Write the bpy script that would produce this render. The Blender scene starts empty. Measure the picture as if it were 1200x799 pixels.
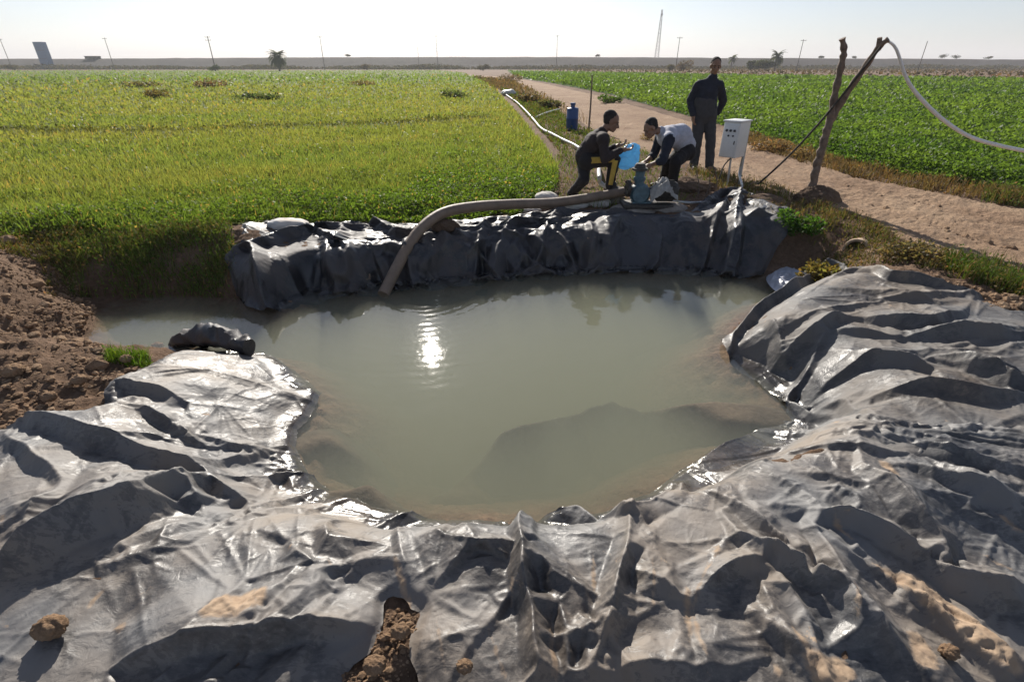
import bpy, bmesh, math, random
import numpy as np
from mathutils import Vector, Matrix, Quaternion
random.seed(7); rng = np.random.default_rng(7)
S = bpy.context.scene
# ------------------------------------------------------------------ camera, light, exposure
PITCH = math.radians(28.4); F = 595.0; CAMZ = 2.05
cd = bpy.data.cameras.new('camera'); cam = bpy.data.objects.new('camera', cd); S.collection.objects.link(cam)
cam.location = (0, 0, CAMZ); cam.rotation_euler = (math.pi / 2 - PITCH, 0, 0)
cd.sensor_width = 36; cd.lens = 36 * F / 1200; cd.clip_start = 0.05; cd.clip_end = 6000
S.camera = cam
SUN_EL = math.radians(28.9); SUN_AZ = math.radians(10.4)      # azimuth to the left of +Y
SUN = Vector((-math.sin(SUN_AZ) * math.cos(SUN_EL), math.cos(SUN_AZ) * math.cos(SUN_EL), math.sin(SUN_EL)))
w = bpy.data.worlds.new('World'); S.world = w; w.use_nodes = True
nt = w.node_tree; bg = nt.nodes['Background']; sky = nt.nodes.new('ShaderNodeTexSky')
sky.sky_type = 'NISHITA'; sky.sun_disc = False; sky.sun_elevation = SUN_EL; sky.sun_rotation = -SUN_AZ
sky.air_density = 1.0; sky.dust_density = 0.6; sky.ozone_density = 1.5; sky.altitude = 0
bg.inputs['Strength'].default_value = 0.066
hs = nt.nodes.new('ShaderNodeHueSaturation'); hs.inputs['Saturation'].default_value = .6
nt.links.new(sky.outputs[0], hs.inputs['Color']); mc = nt.nodes.new('ShaderNodeMix'); mc.data_type = 'RGBA'; mc.blend_type = 'MULTIPLY'; mc.inputs[0].default_value = 1; mc.inputs[7].default_value = (.93, .98, 1.10, 1)
nt.links.new(hs.outputs[0], mc.inputs[6]); nt.links.new(mc.outputs[2], bg.inputs['Color'])
sl = bpy.data.lights.new('sun', 'SUN'); sl.energy = 5.0; sl.angle = math.radians(0.5); sl.color = (1.0, 0.93, 0.83)
so = bpy.data.objects.new('sun', sl); S.collection.objects.link(so); so.rotation_mode = 'QUATERNION'
so.rotation_quaternion = SUN.to_track_quat('Z', 'Y'); so.location = (0, 0, 30)
S.view_settings.view_transform = 'Standard'; S.view_settings.look = 'None'; S.view_settings.gamma = 1
S.view_settings.use_curve_mapping = False; S.view_settings.exposure = 0.58
S.render.engine = 'CYCLES'; S.cycles.use_denoising = True
S.cycles.max_bounces = 8; S.cycles.volume_bounces = 1; S.cycles.transparent_max_bounces = 12
S.cycles.caustics_reflective = False; S.cycles.caustics_refractive = False
S.cycles.sample_clamp_indirect = 6

# ------------------------------------------------------------------ helpers
def at(px, py, z):
    """where the sight line through a point of the survey photograph meets the level z"""
    r = (px - 600) / F; u = (400 - py) / F
    dy = math.cos(PITCH) + u * math.sin(PITCH); dz = -math.sin(PITCH) + u * math.cos(PITCH)
    t = (z - CAMZ) / dz
    return (r * t, dy * t)
def aty(px, py, y):
    r = (px - 600) / F; u = (400 - py) / F
    dy = math.cos(PITCH) + u * math.sin(PITCH); dz = -math.sin(PITCH) + u * math.cos(PITCH)
    t = y / dy
    return Vector((r * t, y, CAMZ + dz * t))
def link(o, parent=None):
    S.collection.objects.link(o)
    if parent: o.parent = parent
    return o
def tag(o, label=None, cat=None, group=None, kind=None):
    for k, v in (('label', label), ('category', cat), ('group', group), ('kind', kind)):
        if v: o[k] = v
    return o
def empty(name, loc, label=None, cat=None, group=None):
    o = bpy.data.objects.new(name, None); o.location = loc; o.empty_display_size = .1; link(o)
    return tag(o, label, cat, group)
def npmesh(name, V, Q, mat=None, smooth=True, parent=None, T=None, col=None):
    """mesh from numpy verts, quads Q (n,4) and/or tris T (n,3); col = per vertex colour"""
    me = bpy.data.meshes.new(name)
    V = np.asarray(V, dtype=np.float32)
    nq = 0 if Q is None else len(Q); n3 = 0 if T is None else len(T)
    me.vertices.add(len(V)); me.vertices.foreach_set('co', V.ravel())
    idx = np.concatenate([np.asarray(a, np.int32).ravel() for a in (Q, T) if a is not None and len(a)])
    me.loops.add(len(idx)); me.loops.foreach_set('vertex_index', idx)
    tot = np.concatenate([np.full(nq, 4, np.int32), np.full(n3, 3, np.int32)])
    st = np.concatenate([[0], np.cumsum(tot)[:-1]]).astype(np.int32)
    me.polygons.add(nq + n3); me.polygons.foreach_set('loop_start', st); me.polygons.foreach_set('loop_total', tot)
    me.polygons.foreach_set('use_smooth', np.full(nq + n3, smooth))
    me.update(calc_edges=True); me.validate()
    if col is not None:
        a = me.color_attributes.new('tint', 'FLOAT_COLOR', 'POINT')
        c = np.ones((len(V), 4), np.float32); c[:, :3] = col; a.data.foreach_set('color', c.ravel())
    if mat: me.materials.append(mat)
    o = bpy.data.objects.new(name, me)
    return link(o, parent)
def hsh(ix, iy, s):
    h = (ix.astype(np.int64) * 374761393 + iy.astype(np.int64) * 668265263 + s * 2147483647) & 0xffffffff
    h = ((h ^ (h >> 13)) * 1274126177) & 0xffffffff
    return ((h ^ (h >> 16)) & 0xffffff) / float(0xffffff)
def perlin(x, y, s=0):
    xi = np.floor(x); yi = np.floor(y); fx = x - xi; fy = y - yi
    u = fx * fx * fx * (fx * (fx * 6 - 15) + 10); v = fy * fy * fy * (fy * (fy * 6 - 15) + 10)
    def g(dx, dy):
        a = hsh(xi + dx, yi + dy, s) * 2 * np.pi
        return np.cos(a) * (fx - dx) + np.sin(a) * (fy - dy)
    return ((g(0, 0) * (1 - u) + g(1, 0) * u) * (1 - v) + (g(0, 1) * (1 - u) + g(1, 1) * u) * v) * 1.5
def fbm(x, y, s=0, o=4, gain=.5):
    r = 0; a = 1; t = 0
    for k in range(o):
        r = r + a * perlin(x * 2 ** k, y * 2 ** k, s + k * 17); t += a; a *= gain
    return r / t
def ridged(x, y, s=0, o=3, gain=.5):
    r = 0; a = 1; t = 0
    for k in range(o):
        r = r + a * (1 - np.abs(perlin(x * 2 ** k, y * 2 ** k, s + k * 17)) * 1.6); t += a; a *= gain
    return r / t
def sstep(a, b, x):
    t = np.clip((x - a) / (b - a), 0, 1); return t * t * (3 - 2 * t)
def poly_sd(P, x, y):
    """signed distance to polygon, positive outside, and nearest point"""
    P = np.asarray(P, float); best = np.full(x.shape, 1e9); nx = np.zeros_like(x); ny = np.zeros_like(x)
    ins = np.zeros(x.shape, bool)
    for i in range(len(P)):
        a = P[i]; b = P[(i + 1) % len(P)]; d = b - a; L = d @ d + 1e-12
        t = np.clip(((x - a[0]) * d[0] + (y - a[1]) * d[1]) / L, 0, 1)
        qx = a[0] + t * d[0]; qy = a[1] + t * d[1]; ds = (x - qx) ** 2 + (y - qy) ** 2
        m = ds < best; best = np.where(m, ds, best); nx = np.where(m, qx, nx); ny = np.where(m, qy, ny)
        c = (a[1] > y) != (b[1] > y)
        with np.errstate(divide='ignore', invalid='ignore'):
            xc = a[0] + (y - a[1]) * (b[0] - a[0]) / (b[1] - a[1] if b[1] != a[1] else 1e-12)
        ins ^= c & (x < xc)
    d = np.sqrt(best)
    return np.where(ins, -d, d), nx, ny
def smooth_poly(P, n=2):
    P = np.asarray(P, float)
    for _ in range(n):
        Q = np.roll(P, -1, 0); P = np.stack([.75 * P + .25 * Q, .25 * P + .75 * Q], 1).reshape(-1, 2)
    return P

# ------------------------------------------------------------------ materials
def mat(name):
    m = bpy.data.materials.new(name); m.use_nodes = True
    return m, m.node_tree, m.node_tree.nodes['Principled BSDF']
def N(nt, t, **kw):
    n = nt.nodes.new(t)
    for k, v in kw.items():
        if k.startswith('i_'): n.inputs[int(k[2:]) if k[2:].isdigit() else k[2:].replace('_', ' ')].default_value = v
        else: setattr(n, k, v)
    return n
def ramp(nt, fac, stops):
    r = nt.nodes.new('ShaderNodeValToRGB'); e = r.color_ramp.elements
    while len(e) < len(stops): e.new(.5)
    for i, (p, c) in enumerate(stops):
        e[i].position = p; e[i].color = (*c, 1) if len(c) == 3 else c
    nt.links.new(fac, r.inputs[0]); return r.outputs[0]
def noise(nt, scale, detail=6, rough=.6, vec=None, dist=0):
    n = nt.nodes.new('ShaderNodeTexNoise'); n.inputs['Scale'].default_value = scale; n.inputs['Detail'].default_value = detail
    n.inputs['Roughness'].default_value = rough; n.inputs['Distortion'].default_value = dist
    if vec is None:
        tc = nt.nodes.new('ShaderNodeTexCoord'); vec = tc.outputs['Object']
    nt.links.new(vec, n.inputs['Vector']); return n.outputs[0]
def bump(nt, b, h, strength, dist):
    n = nt.nodes.new('ShaderNodeBump'); n.inputs['Strength'].default_value = strength; n.inputs['Distance'].default_value = dist
    nt.links.new(h, n.inputs['Height']); nt.links.new(n.outputs[0], b.inputs['Normal']); return n
def mixc(nt, fac, a, b, mode='MIX'):
    m = nt.nodes.new('ShaderNodeMix'); m.data_type = 'RGBA'; m.blend_type = mode
    for s, v in ((0, fac), (6, a), (7, b)):
        if isinstance(v, (int, float)): m.inputs[s].default_value = v
        elif isinstance(v, tuple): m.inputs[s].default_value = (*v, 1)
        else: nt.links.new(v, m.inputs[s])
    return m.outputs[2]
def simple(name, col, rough=.7, var=.25, scale=12, metallic=0, bumpd=0.0, spec=.5):
    m, nt, b = mat(name)
    n = noise(nt, scale)
    c = ramp(nt, n, [(.3, tuple(v * (1 - var) for v in col)), (.7, tuple(min(1, v * (1 + var)) for v in col))])
    nt.links.new(c, b.inputs['Base Color']); b.inputs['Roughness'].default_value = rough; b.inputs['Metallic'].default_value = metallic
    b.inputs['Specular IOR Level'].default_value = spec
    if bumpd: bump(nt, b, noise(nt, scale * 3), 1, bumpd)
    return m
def soil_mat(name, c1, c2, c3, sc=1.0, bd=.02):
    m, nt, b = mat(name)
    big = noise(nt, .9 * sc, 5, .6); fine = noise(nt, 22 * sc, 8, .7); mid = noise(nt, 5 * sc, 6, .65)
    c = ramp(nt, big, [(.3, c1), (.55, c2), (.75, c3)])
    g = ramp(nt, fine, [(.25, (.55, .55, .55)), (.75, (1.25, 1.25, 1.25))])
    c = mixc(nt, 1.0, c, g, 'MULTIPLY')
    nt.links.new(c, b.inputs['Base Color']); b.inputs['Roughness'].default_value = .95; b.inputs['Specular IOR Level'].default_value = .15
    a = N(nt, 'ShaderNodeMath', operation='ADD'); nt.links.new(mid, a.inputs[0]); nt.links.new(fine, a.inputs[1])
    bump(nt, b, a.outputs[0], 1, bd); return m
M_soil = soil_mat('soil', (.13, .08, .05), (.23, .15, .10), (.32, .22, .15), 1, .05)
M_road = soil_mat('road_dirt', (.28, .18, .115), (.38, .26, .17), (.46, .33, .22), .9, .04)
M_mound = soil_mat('mound_soil', (.10, .065, .045), (.17, .115, .08), (.26, .18, .12), 2, .03)
M_clod = soil_mat('clod', (.24, .15, .09), (.36, .24, .15), (.46, .33, .22), 6, .012)

def plastic_mat(name, dust, dustcol, rough, sc=1.0):
    """thin black polythene with dust, dried mud and scuffs"""
    m, nt, b = mat(name)
    d = noise(nt, 2.2 * sc, 8, .62, dist=.6); s = noise(nt, 9 * sc, 10, .72, dist=1.5); f = noise(nt, 60, 4, .6)
    mpx = N(nt, 'ShaderNodeMapping'); mpx.inputs['Scale'].default_value = (1, 3.2, 1); mpx.inputs['Rotation'].default_value = (0, 0, .6); tcx = N(nt, 'ShaderNodeTexCoord'); nt.links.new(tcx.outputs['Object'], mpx.inputs[0])
    sc_ = noise(nt, 16 * sc, 12, .78, mpx.outputs[0], 1.2); a0 = N(nt, 'ShaderNodeMath', operation='MULTIPLY_ADD', i_1=.55); nt.links.new(sc_, a0.inputs[0]); nt.links.new(d, a0.inputs[2])
    a = N(nt, 'ShaderNodeMath', operation='MULTIPLY_ADD'); a.inputs[1].default_value = .45
    nt.links.new(s, a.inputs[0]); nt.links.new(a0.outputs[0], a.inputs[2])
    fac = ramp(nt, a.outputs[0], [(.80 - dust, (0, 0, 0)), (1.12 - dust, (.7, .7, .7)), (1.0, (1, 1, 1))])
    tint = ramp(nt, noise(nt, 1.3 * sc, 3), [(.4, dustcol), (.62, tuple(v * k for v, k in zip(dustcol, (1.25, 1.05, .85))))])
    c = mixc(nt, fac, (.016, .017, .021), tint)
    # dried mud: sandy spots with hard edges
    mud = noise(nt, 3.1 * sc, 9, .7, dist=.8); mf = ramp(nt, mud, [(.655, (0, 0, 0)), (.69, (1, 1, 1))])
    va = N(nt, 'ShaderNodeAttribute', attribute_name='tint'); sx = N(nt, 'ShaderNodeSeparateColor'); nt.links.new(va.outputs['Color'], sx.inputs[0])
    mm = N(nt, 'ShaderNodeMath', operation='MULTIPLY_ADD', i_1=1.1); nt.links.new(s, mm.inputs[0]); nt.links.new(sx.outputs[0], mm.inputs[2])
    m2n = N(nt, 'ShaderNodeMapRange', i_1=1.22, i_2=1.5); nt.links.new(mm.outputs[0], m2n.inputs[0]); m2 = m2n.outputs[0]
    mx_ = N(nt, 'ShaderNodeMath', operation='MAXIMUM'); nt.links.new(mf, mx_.inputs[0]); nt.links.new(m2, mx_.inputs[1]); mf = mx_.outputs[0]
    c = mixc(nt, mf, c, ramp(nt, noise(nt, 18, 6, .7), [(.3, (.27, .185, .12)), (.7, (.42, .31, .21))]))
    # wet film just above the water
    ge = N(nt, 'ShaderNodeNewGeometry'); sp = N(nt, 'ShaderNodeSeparateXYZ'); nt.links.new(ge.outputs['Position'], sp.inputs[0])
    wn = N(nt, 'ShaderNodeMath', operation='MULTIPLY_ADD', i_1=-.09); nt.links.new(s, wn.inputs[0]); nt.links.new(sp.outputs['Z'], wn.inputs[2])
    wet = N(nt, 'ShaderNodeMapRange', i_1=-.035, i_2=-.005, i_3=1.0, i_4=0.0); nt.links.new(wn.outputs[0], wet.inputs[0])
    c = mixc(nt, wet.outputs[0], c, mixc(nt, 1.0, c, (.40, .38, .36), 'MULTIPLY'))
    nt.links.new(c, b.inputs['Base Color'])
    rr = N(nt, 'ShaderNodeMapRange', i_3=rough, i_4=min(1, rough + .38)); nt.links.new(fac, rr.inputs[0])
    r2 = mixc(nt, wet.outputs[0], mixc(nt, mf, rr.outputs[0], (.9, .9, .9)), (.2, .2, .2)); nt.links.new(r2, b.inputs['Roughness'])
    b.inputs['Specular IOR Level'].default_value = .6
    ad = N(nt, 'ShaderNodeMath', operation='MULTIPLY_ADD'); ad.inputs[1].default_value = .25
    nt.links.new(f, ad.inputs[0]); nt.links.new(noise(nt, 14, 6, .6, dist=2.0), ad.inputs[2])
    # fine star-shaped crinkles
    wv_ = N(nt, 'ShaderNodeTexNoise'); wv_.inputs['Scale'].default_value = 2.5; wv_.inputs['Detail'].default_value = 4; tcv = N(nt, 'ShaderNodeTexCoord'); nt.links.new(tcv.outputs['Object'], wv_.inputs['Vector'])
    va_ = N(nt, 'ShaderNodeMix', data_type='RGBA'); va_.inputs[0].default_value = .22; nt.links.new(tcv.outputs['Object'], va_.inputs[6]); nt.links.new(wv_.outputs['Color'], va_.inputs[7])
    acc = None
    for scv, wt in ((7, 1.0), (17, .38), (38, .14)):
        vo = N(nt, 'ShaderNodeTexVoronoi', feature='F1'); vo.inputs['Scale'].default_value = scv; nt.links.new(va_.outputs[2], vo.inputs['Vector'])
        ml_ = N(nt, 'ShaderNodeMath', operation='MULTIPLY_ADD', i_1=wt * 1.6); nt.links.new(vo.outputs['Distance'], ml_.inputs[0])
        if acc is None: nt.links.new(ad.outputs[0], ml_.inputs[2])
        else: nt.links.new(acc, ml_.inputs[2])
        acc = ml_.outputs[0]
    bump(nt, b, acc, .55, .006)
    return m
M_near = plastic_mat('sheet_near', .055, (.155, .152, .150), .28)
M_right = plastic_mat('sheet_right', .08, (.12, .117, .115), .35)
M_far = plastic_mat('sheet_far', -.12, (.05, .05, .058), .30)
M_sub = soil_mat('silted_sheet', (.05, .045, .035), (.11, .085, .06), (.20, .15, .10), 1.2, .01)

# ------------------------------------------------------------------ terrain
POND = [at(px, py, 0) for px, py in [(30, 420), (42, 385), (80, 360), (130, 350), (220, 346), (282, 350), (320, 360), (364, 340), (450, 330),
        (545, 323), (640, 314), (740, 312), (822, 313), (863, 318), (900, 322), (945, 322), (950, 340), (900, 358), (870, 390), (858, 414),
        (925, 450), (960, 505), (900, 540), (820, 580), (740, 625), (600, 636), (470, 630), (400, 612), (330, 596), (308, 556), (325, 500), (345, 470),
        (300, 425), (200, 412), (120, 418)]]
# control points: x, y, bank height, bank width
CP = np.array([(0, 1.2, .27, .20), (.8, 1.4, .30, .22), (-1, 1.3, .24, .3), (-1.9, 1.6, .33, .7), (-2.4, 2.4, .30, .9), (-1.7, 2.6, .24, .9), (-1.6, 2.0, .2, .7),
               (-2.9, 3.0, .34, .9), (-3.6, 3.0, .36, .7), (-4.3, 3.4, .5, .7), (-5.2, 4.2, .55, .6), (-4.6, 5.2, .46, .8), (-3.2, 5.5, .46, .9), (-7, 3, .5, .6),
               (-2, 5.4, .37, .28), (-2.4, 5.0, .36, .25), (-1.2, 5.5, .36, .3), (0, 6.0, .37, .5), (1.8, 6.4, .44, .6), (2.9, 6.2, .48, .6), (3.2, 5.3, .36, .9), (3.8, 4.6, .44, .9), (4.5, 6, .45, .8),
               (2.4, 3.2, .34, .5), (3.4, 3.4, .42, .6), (1.8, 2.0, .34, .4), (2.8, 2.2, .38, .5), (2.0, 1.0, .20, .4), (0, .5, .15, .3), (-2, .6, .2, .4),
               (5, 3, .45, .8), (4, 1, .35, .6), (-4, 1, .4, .6), (0, 8, .45, .8), (-6, 7, .45, .8), (6, 7, .45, .8)], float)
def terrain(x, y):
    x = np.asarray(x, float); y = np.asarray(y, float)
    near = (np.abs(x) < 9) & (y > -2) & (y < 9.5)
    h = np.full(x.shape, .45)
    xx = x[near]; yy = y[near]
    if xx.size:
        wsum = 0; hs = 0; ws = 0
        for cx, cy, ch, cw in CP:
            k = 1 / ((xx - cx) ** 2 + (yy - cy) ** 2 + .12) ** 2
            wsum = wsum + k; hs = hs + k * ch; ws = ws + k * cw
        H = hs / wsum; W = ws / wsum
        d, _, _ = poly_sd(POND, xx, yy)
        d = d + .05 * fbm(xx * 2.2, yy * 2.2, 5)
        out = H * (1 - (1 - np.clip(d / W, 0, 1)) ** 2.2)
        inn = -.75 * sstep(0, 1.3, -d) + .25 * np.minimum(d, 0) * np.exp(d * 3)
        hn = np.where(d > 0, out, inn)
        blend = sstep(7.0, 9.0, np.maximum(np.abs(xx), yy))
        h[near] = hn * (1 - blend) + .45 * blend
    return h
def rough(x, y):
    """clods and unevenness of bare soil"""
    a = .05 * fbm(x * 1.3, y * 1.3, 21, 3) + .045 * ridged(x * 4.5, y * 4.5, 31, 3) + .035 * fbm(x * 12, y * 12, 41, 3) - .02
    return a - .02
def surf(px, py, it=6):
    z = .3
    for _ in range(it):
        x, y = at(px, py, z); z = float(terrain(np.array([x]), np.array([y]))[0])
    return (x, y)
ROAD_R = [at(*p, .45) for p in [(600, 91.5), (640, 99), (700, 112), (800, 140), (900, 172), (1000, 207), (1100, 225), (1200, 245)]]
ROAD_L = [at(*p, .45) for p in [(590, 95), (620, 110), (660, 132), (700, 155), (760, 180), (850, 203), (920, 232), (1000, 252), (1080, 285), (1200, 330)]]
ROAD_R = [(-31, 200), (-9, 120)] + ROAD_R + [(9.5, 6.2), (14, 5.4)]; ROAD_L = [(-33, 200), (-11.5, 115)] + ROAD_L + [(6.5, 3.4), (13, 2.2)]
ROAD = ROAD_R + ROAD_L[::-1]
def field_base(x, y):
    h = terrain(x, y)
    near = np.hypot(x, y) < 14
    h = h + np.where(near, rough(x, y) * .7, 0)
    return h
def axis(a, b, step, lim, g=1.09):
    c = list(np.arange(a, b + 1e-6, step)); s = step
    while c[-1] < lim: s *= g; c.append(c[-1] + s)
    s = step
    while c[0] > -lim: s *= g; c.insert(0, c[0] - s)
    return np.array(c)
xs = axis(-6.2, 6.2, .028, 2500); ys = axis(.4, 8.0, .028, 2500)
X, Y = np.meshgrid(xs, ys)
dR, _, _ = poly_sd(ROAD, X, Y)
dP, _, _ = poly_sd(POND, X, Y)
Z = terrain(X, Y); onroad = sstep(.35, -.25, dR)
Rg = np.where((np.abs(X) < 14) & (Y < 16) & (Y > -4), rough(X, Y), 0)
Z = Z + Rg * (1 - .75 * onroad) * sstep(-.7, -.15, dP) - .03 * onroad
# low mounds of dug soil
def hump(cx, cy, r, h, sx=1.0):
    return h * np.exp(-(((X - cx) / sx) ** 2 + (Y - cy) ** 2) / r ** 2)
for px, py, r, h, sx in [(30, 330, .42, .30, 1.6), (10, 380, .35, .12, 1.5), (60, 270, .3, .10, 2), (250, 275, .22, .06, 3)]:
    cx, cy = at(px, py, .45); Z = Z + hump(cx, cy, r, h, sx)
def gridfaces(ny, nx):
    i = np.arange(ny * nx).reshape(ny, nx)
    return np.stack([i[:-1, :-1], i[:-1, 1:], i[1:, 1:], i[1:, :-1]], -1).reshape(-1, 4)
GX, GY, GZ = xs, ys, Z
def ground_z(x, y):
    i = int(np.clip(np.searchsorted(GX, x) - 1, 0, len(GX) - 2)); j = int(np.clip(np.searchsorted(GY, y) - 1, 0, len(GY) - 2))
    u = (x - GX[i]) / (GX[i + 1] - GX[i]); v = (y - GY[j]) / (GY[j + 1] - GY[j])
    return float((GZ[j, i] * (1 - u) + GZ[j, i + 1] * u) * (1 - v) + (GZ[j + 1, i] * (1 - u) + GZ[j + 1, i + 1] * u) * v)
g = npmesh('ground', np.stack([X, Y, Z], -1).reshape(-1, 3), gridfaces(len(ys), len(xs)), M_soil)
tag(g, kind='structure')

# dirt road: a strip draped 6 mm above the ground
def resample(P, n):
    P = np.asarray(P, float); s = np.r_[0, np.cumsum(np.hypot(*np.diff(P, axis=0).T))]
    t = s[-1] * np.linspace(0, 1, n); return np.stack([np.interp(t, s, P[:, 0]), np.interp(t, s, P[:, 1])], 1)
def road_strip():
    ya = np.interp
    R = np.array(ROAD_R); L = np.array(ROAD_L)
    n = 700; t = np.linspace(0, 1, n)
    def byidx(P):
        P = np.asarray(P); k = np.linspace(0, 1, len(P)); return np.stack([np.interp(t, k, P[:, 0]), np.interp(t, k, P[:, 1])], 1)
    return byidx(R), byidx(L)
M_water = None
# ------------------------------------------------------------------ road mesh: the ground's own cells inside the road outline, 5 mm proud
def patch(name, P, m, off, x0, x1, y0, y1, step, extra=None, zf=None, jag=0.0):
    gx = np.arange(x0, x1 + step, step); gy = np.arange(y0, y1 + step, step)
    A, B = np.meshgrid(gx, gy); d, nx, ny = poly_sd(P, A, B)
    if jag: d = d + jag * fbm(A * 3, B * 3, 77, 3)
    ins = d < 0; F_ = gridfaces(len(gy), len(gx)); insf = ins.ravel()[F_].any(1); F_ = F_[insf]
    if not jag: A = np.where(ins, A, nx); B = np.where(ins, B, ny)
    C_ = zf(A, B) + off
    if extra is not None: C_ = C_ + extra(A, B, d)
    used = np.unique(F_); mp = np.full(A.size, -1); mp[used] = np.arange(len(used))
    V = np.stack([A, B, C_], -1).reshape(-1, 3)[used]
    return npmesh(name, V, mp[F_], m)
def zgrid(A, B):
    i = np.clip(np.searchsorted(GX, A.ravel()) - 1, 0, len(GX) - 2); j = np.clip(np.searchsorted(GY, B.ravel()) - 1, 0, len(GY) - 2)
    a = A.ravel(); b = B.ravel(); u = (a - GX[i]) / (GX[i + 1] - GX[i]); v = (b - GY[j]) / (GY[j + 1] - GY[j])
    return ((GZ[j, i] * (1 - u) + GZ[j, i + 1] * u) * (1 - v) + (GZ[j + 1, i] * (1 - u) + GZ[j + 1, i + 1] * u) * v).reshape(A.shape)
# strip that follows the outline: rows along, columns across
R_, L_ = road_strip(); K = 60
tt = np.linspace(0, 1, K)[None, :, None]
RS = R_[:, None, :] * (1 - tt) + L_[:, None, :] * tt
wob = .10 * fbm(RS[..., 0] * 1.2, RS[..., 1] * 1.2, 61, 3)
RS[..., 0] += wob; RS[..., 1] += wob * .5
rz = zgrid(RS[..., 0], RS[..., 1])
edge = np.minimum(tt[..., 0], 1 - tt[..., 0])
nearr = RS[..., 1] < 40
prof = .018 * sstep(0, .06, edge) - .01 + np.where(nearr, .03 * fbm(RS[..., 0] * 5, RS[..., 1] * 5, 71, 4) + .014 * fbm(RS[..., 0] * 22, RS[..., 1] * 22, 72, 2), 0)
prof = prof - .03 * np.exp(-((tt[..., 0] - .33) / .05) ** 2) - .03 * np.exp(-((tt[..., 0] - .68) / .05) ** 2)
rz = rz + .03 + prof * sstep(0, .03, edge) - .05 * sstep(.03, 0, edge)
rd = npmesh('dirt_road', np.concatenate([RS, rz[..., None]], -1).reshape(-1, 3), gridfaces(len(R_), K), M_road); tag(rd, kind='structure')

# ------------------------------------------------------------------ water: a closed body of murky water under a rippled surface
def water_surface_mat():
    m, nt, b = mat('murky_water'); nt.nodes.remove(b); out = nt.nodes['Material Output']
    tc = N(nt, 'ShaderNodeTexCoord')
    mp = N(nt, 'ShaderNodeMapping'); nt.links.new(tc.outputs['Object'], mp.inputs[0])
    n1 = noise(nt, 5.0, 3, .5, mp.outputs[0], 0.3); n2 = noise(nt, 20, 2, .5, mp.outputs[0], .2)
    # rings that run out from where the suction pipe enters the water
    px_, py_ = at(500, 345, 0)
    sub = N(nt, 'ShaderNodeVectorMath', operation='DISTANCE'); sub.inputs[1].default_value = (px_, py_, 0); nt.links.new(tc.outputs['Object'], sub.inputs[0])
    ml = N(nt, 'ShaderNodeMath', operation='MULTIPLY', i_1=62.0); nt.links.new(sub.outputs['Value'], ml.inputs[0])
    ad0 = N(nt, 'ShaderNodeMath', operation='MULTIPLY_ADD', i_1=9.0); nt.links.new(noise(nt, 1.6, 2, .5, mp.outputs[0]), ad0.inputs[0]); nt.links.new(ml.outputs[0], ad0.inputs[2])
    sn = N(nt, 'ShaderNodeMath', operation='SINE'); nt.links.new(ad0.outputs[0], sn.inputs[0])
    fall = N(nt, 'ShaderNodeMapRange', i_1=.3, i_2=2.8, i_3=.11, i_4=0.0); nt.links.new(sub.outputs['Value'], fall.inputs[0])
    rg = N(nt, 'ShaderNodeMath', operation='MULTIPLY'); nt.links.new(sn.outputs[0], rg.inputs[0]); nt.links.new(fall.outputs[0], rg.inputs[1])
    a = N(nt, 'ShaderNodeMath', operation='MULTIPLY_ADD', i_1=.10); nt.links.new(n2, a.inputs[0]); nt.links.new(n1, a.inputs[2])
    a2 = N(nt, 'ShaderNodeMath', operation='ADD'); nt.links.new(a.outputs[0], a2.inputs[0]); nt.links.new(rg.outputs[0], a2.inputs[1])
    bp = N(nt, 'ShaderNodeBump'); bp.inputs['Strength'].default_value = .22; bp.inputs['Distance'].default_value = .010; nt.links.new(a2.outputs[0], bp.inputs['Height'])
    fr = N(nt, 'ShaderNodeFresnel'); fr.inputs[0].default_value = 1.42; nt.links.new(bp.outputs[0], fr.inputs[1])
    gl = N(nt, 'ShaderNodeBsdfGlossy'); gl.inputs['Roughness'].default_value = .03; nt.links.new(bp.outputs[0], gl.inputs['Normal'])
    tp = N(nt, 'ShaderNodeBsdfTransparent'); df = N(nt, 'ShaderNodeBsdfDiffuse')
    silt = ramp(nt, noise(nt, .9, 3, .5, tc.outputs['Object'], .5), [(.35, (.40, .43, .34)), (.65, (.48, .45, .33))]); nt.links.new(silt, df.inputs['Color'])
    tr = N(nt, 'ShaderNodeMixShader'); tr.inputs[0].default_value = .0; nt.links.new(tp.outputs[0], tr.inputs[1]); nt.links.new(df.outputs[0], tr.inputs[2])
    gf = N(nt, 'ShaderNodeNewGeometry'); nb = N(nt, 'ShaderNodeMath', operation='SUBTRACT', i_0=1.0); nt.links.new(gf.outputs['Backfacing'], nb.inputs[1])
    ff = N(nt, 'ShaderNodeMath', operation='MULTIPLY'); nt.links.new(fr.outputs[0], ff.inputs[0]); nt.links.new(nb.outputs[0], ff.inputs[1])     # seen from below the surface simply lets light through
    mx = N(nt, 'ShaderNodeMixShader'); nt.links.new(ff.outputs[0], mx.inputs[0]); nt.links.new(tr.outputs[0], mx.inputs[1]); nt.links.new(gl.outputs[0], mx.inputs[2])
    nt.links.new(mx.outputs[0], out.inputs['Surface'])
    v = N(nt, 'ShaderNodeVolumePrincipled'); v.inputs['Color'].default_value = (.22, .228, .19, 1); v.inputs['Density'].default_value = WD; v.inputs['Anisotropy'].default_value = 0
    v.inputs['Absorption Color'].default_value = (.6, .6, .45, 1)
    nt.links.new(v.outputs[0], out.inputs['Volume'])
    return m
WD = 5.0
wp = np.array(smooth_poly(POND, 2)); cx, cy = wp.mean(0)
wx0, wx1, wy0, wy1 = -4.6, 3.4, 1.3, 6.1
sx_ = np.linspace(wx0, wx1, 60); sy_ = np.linspace(wy0, wy1, 40)
bm = bmesh.new()
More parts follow.
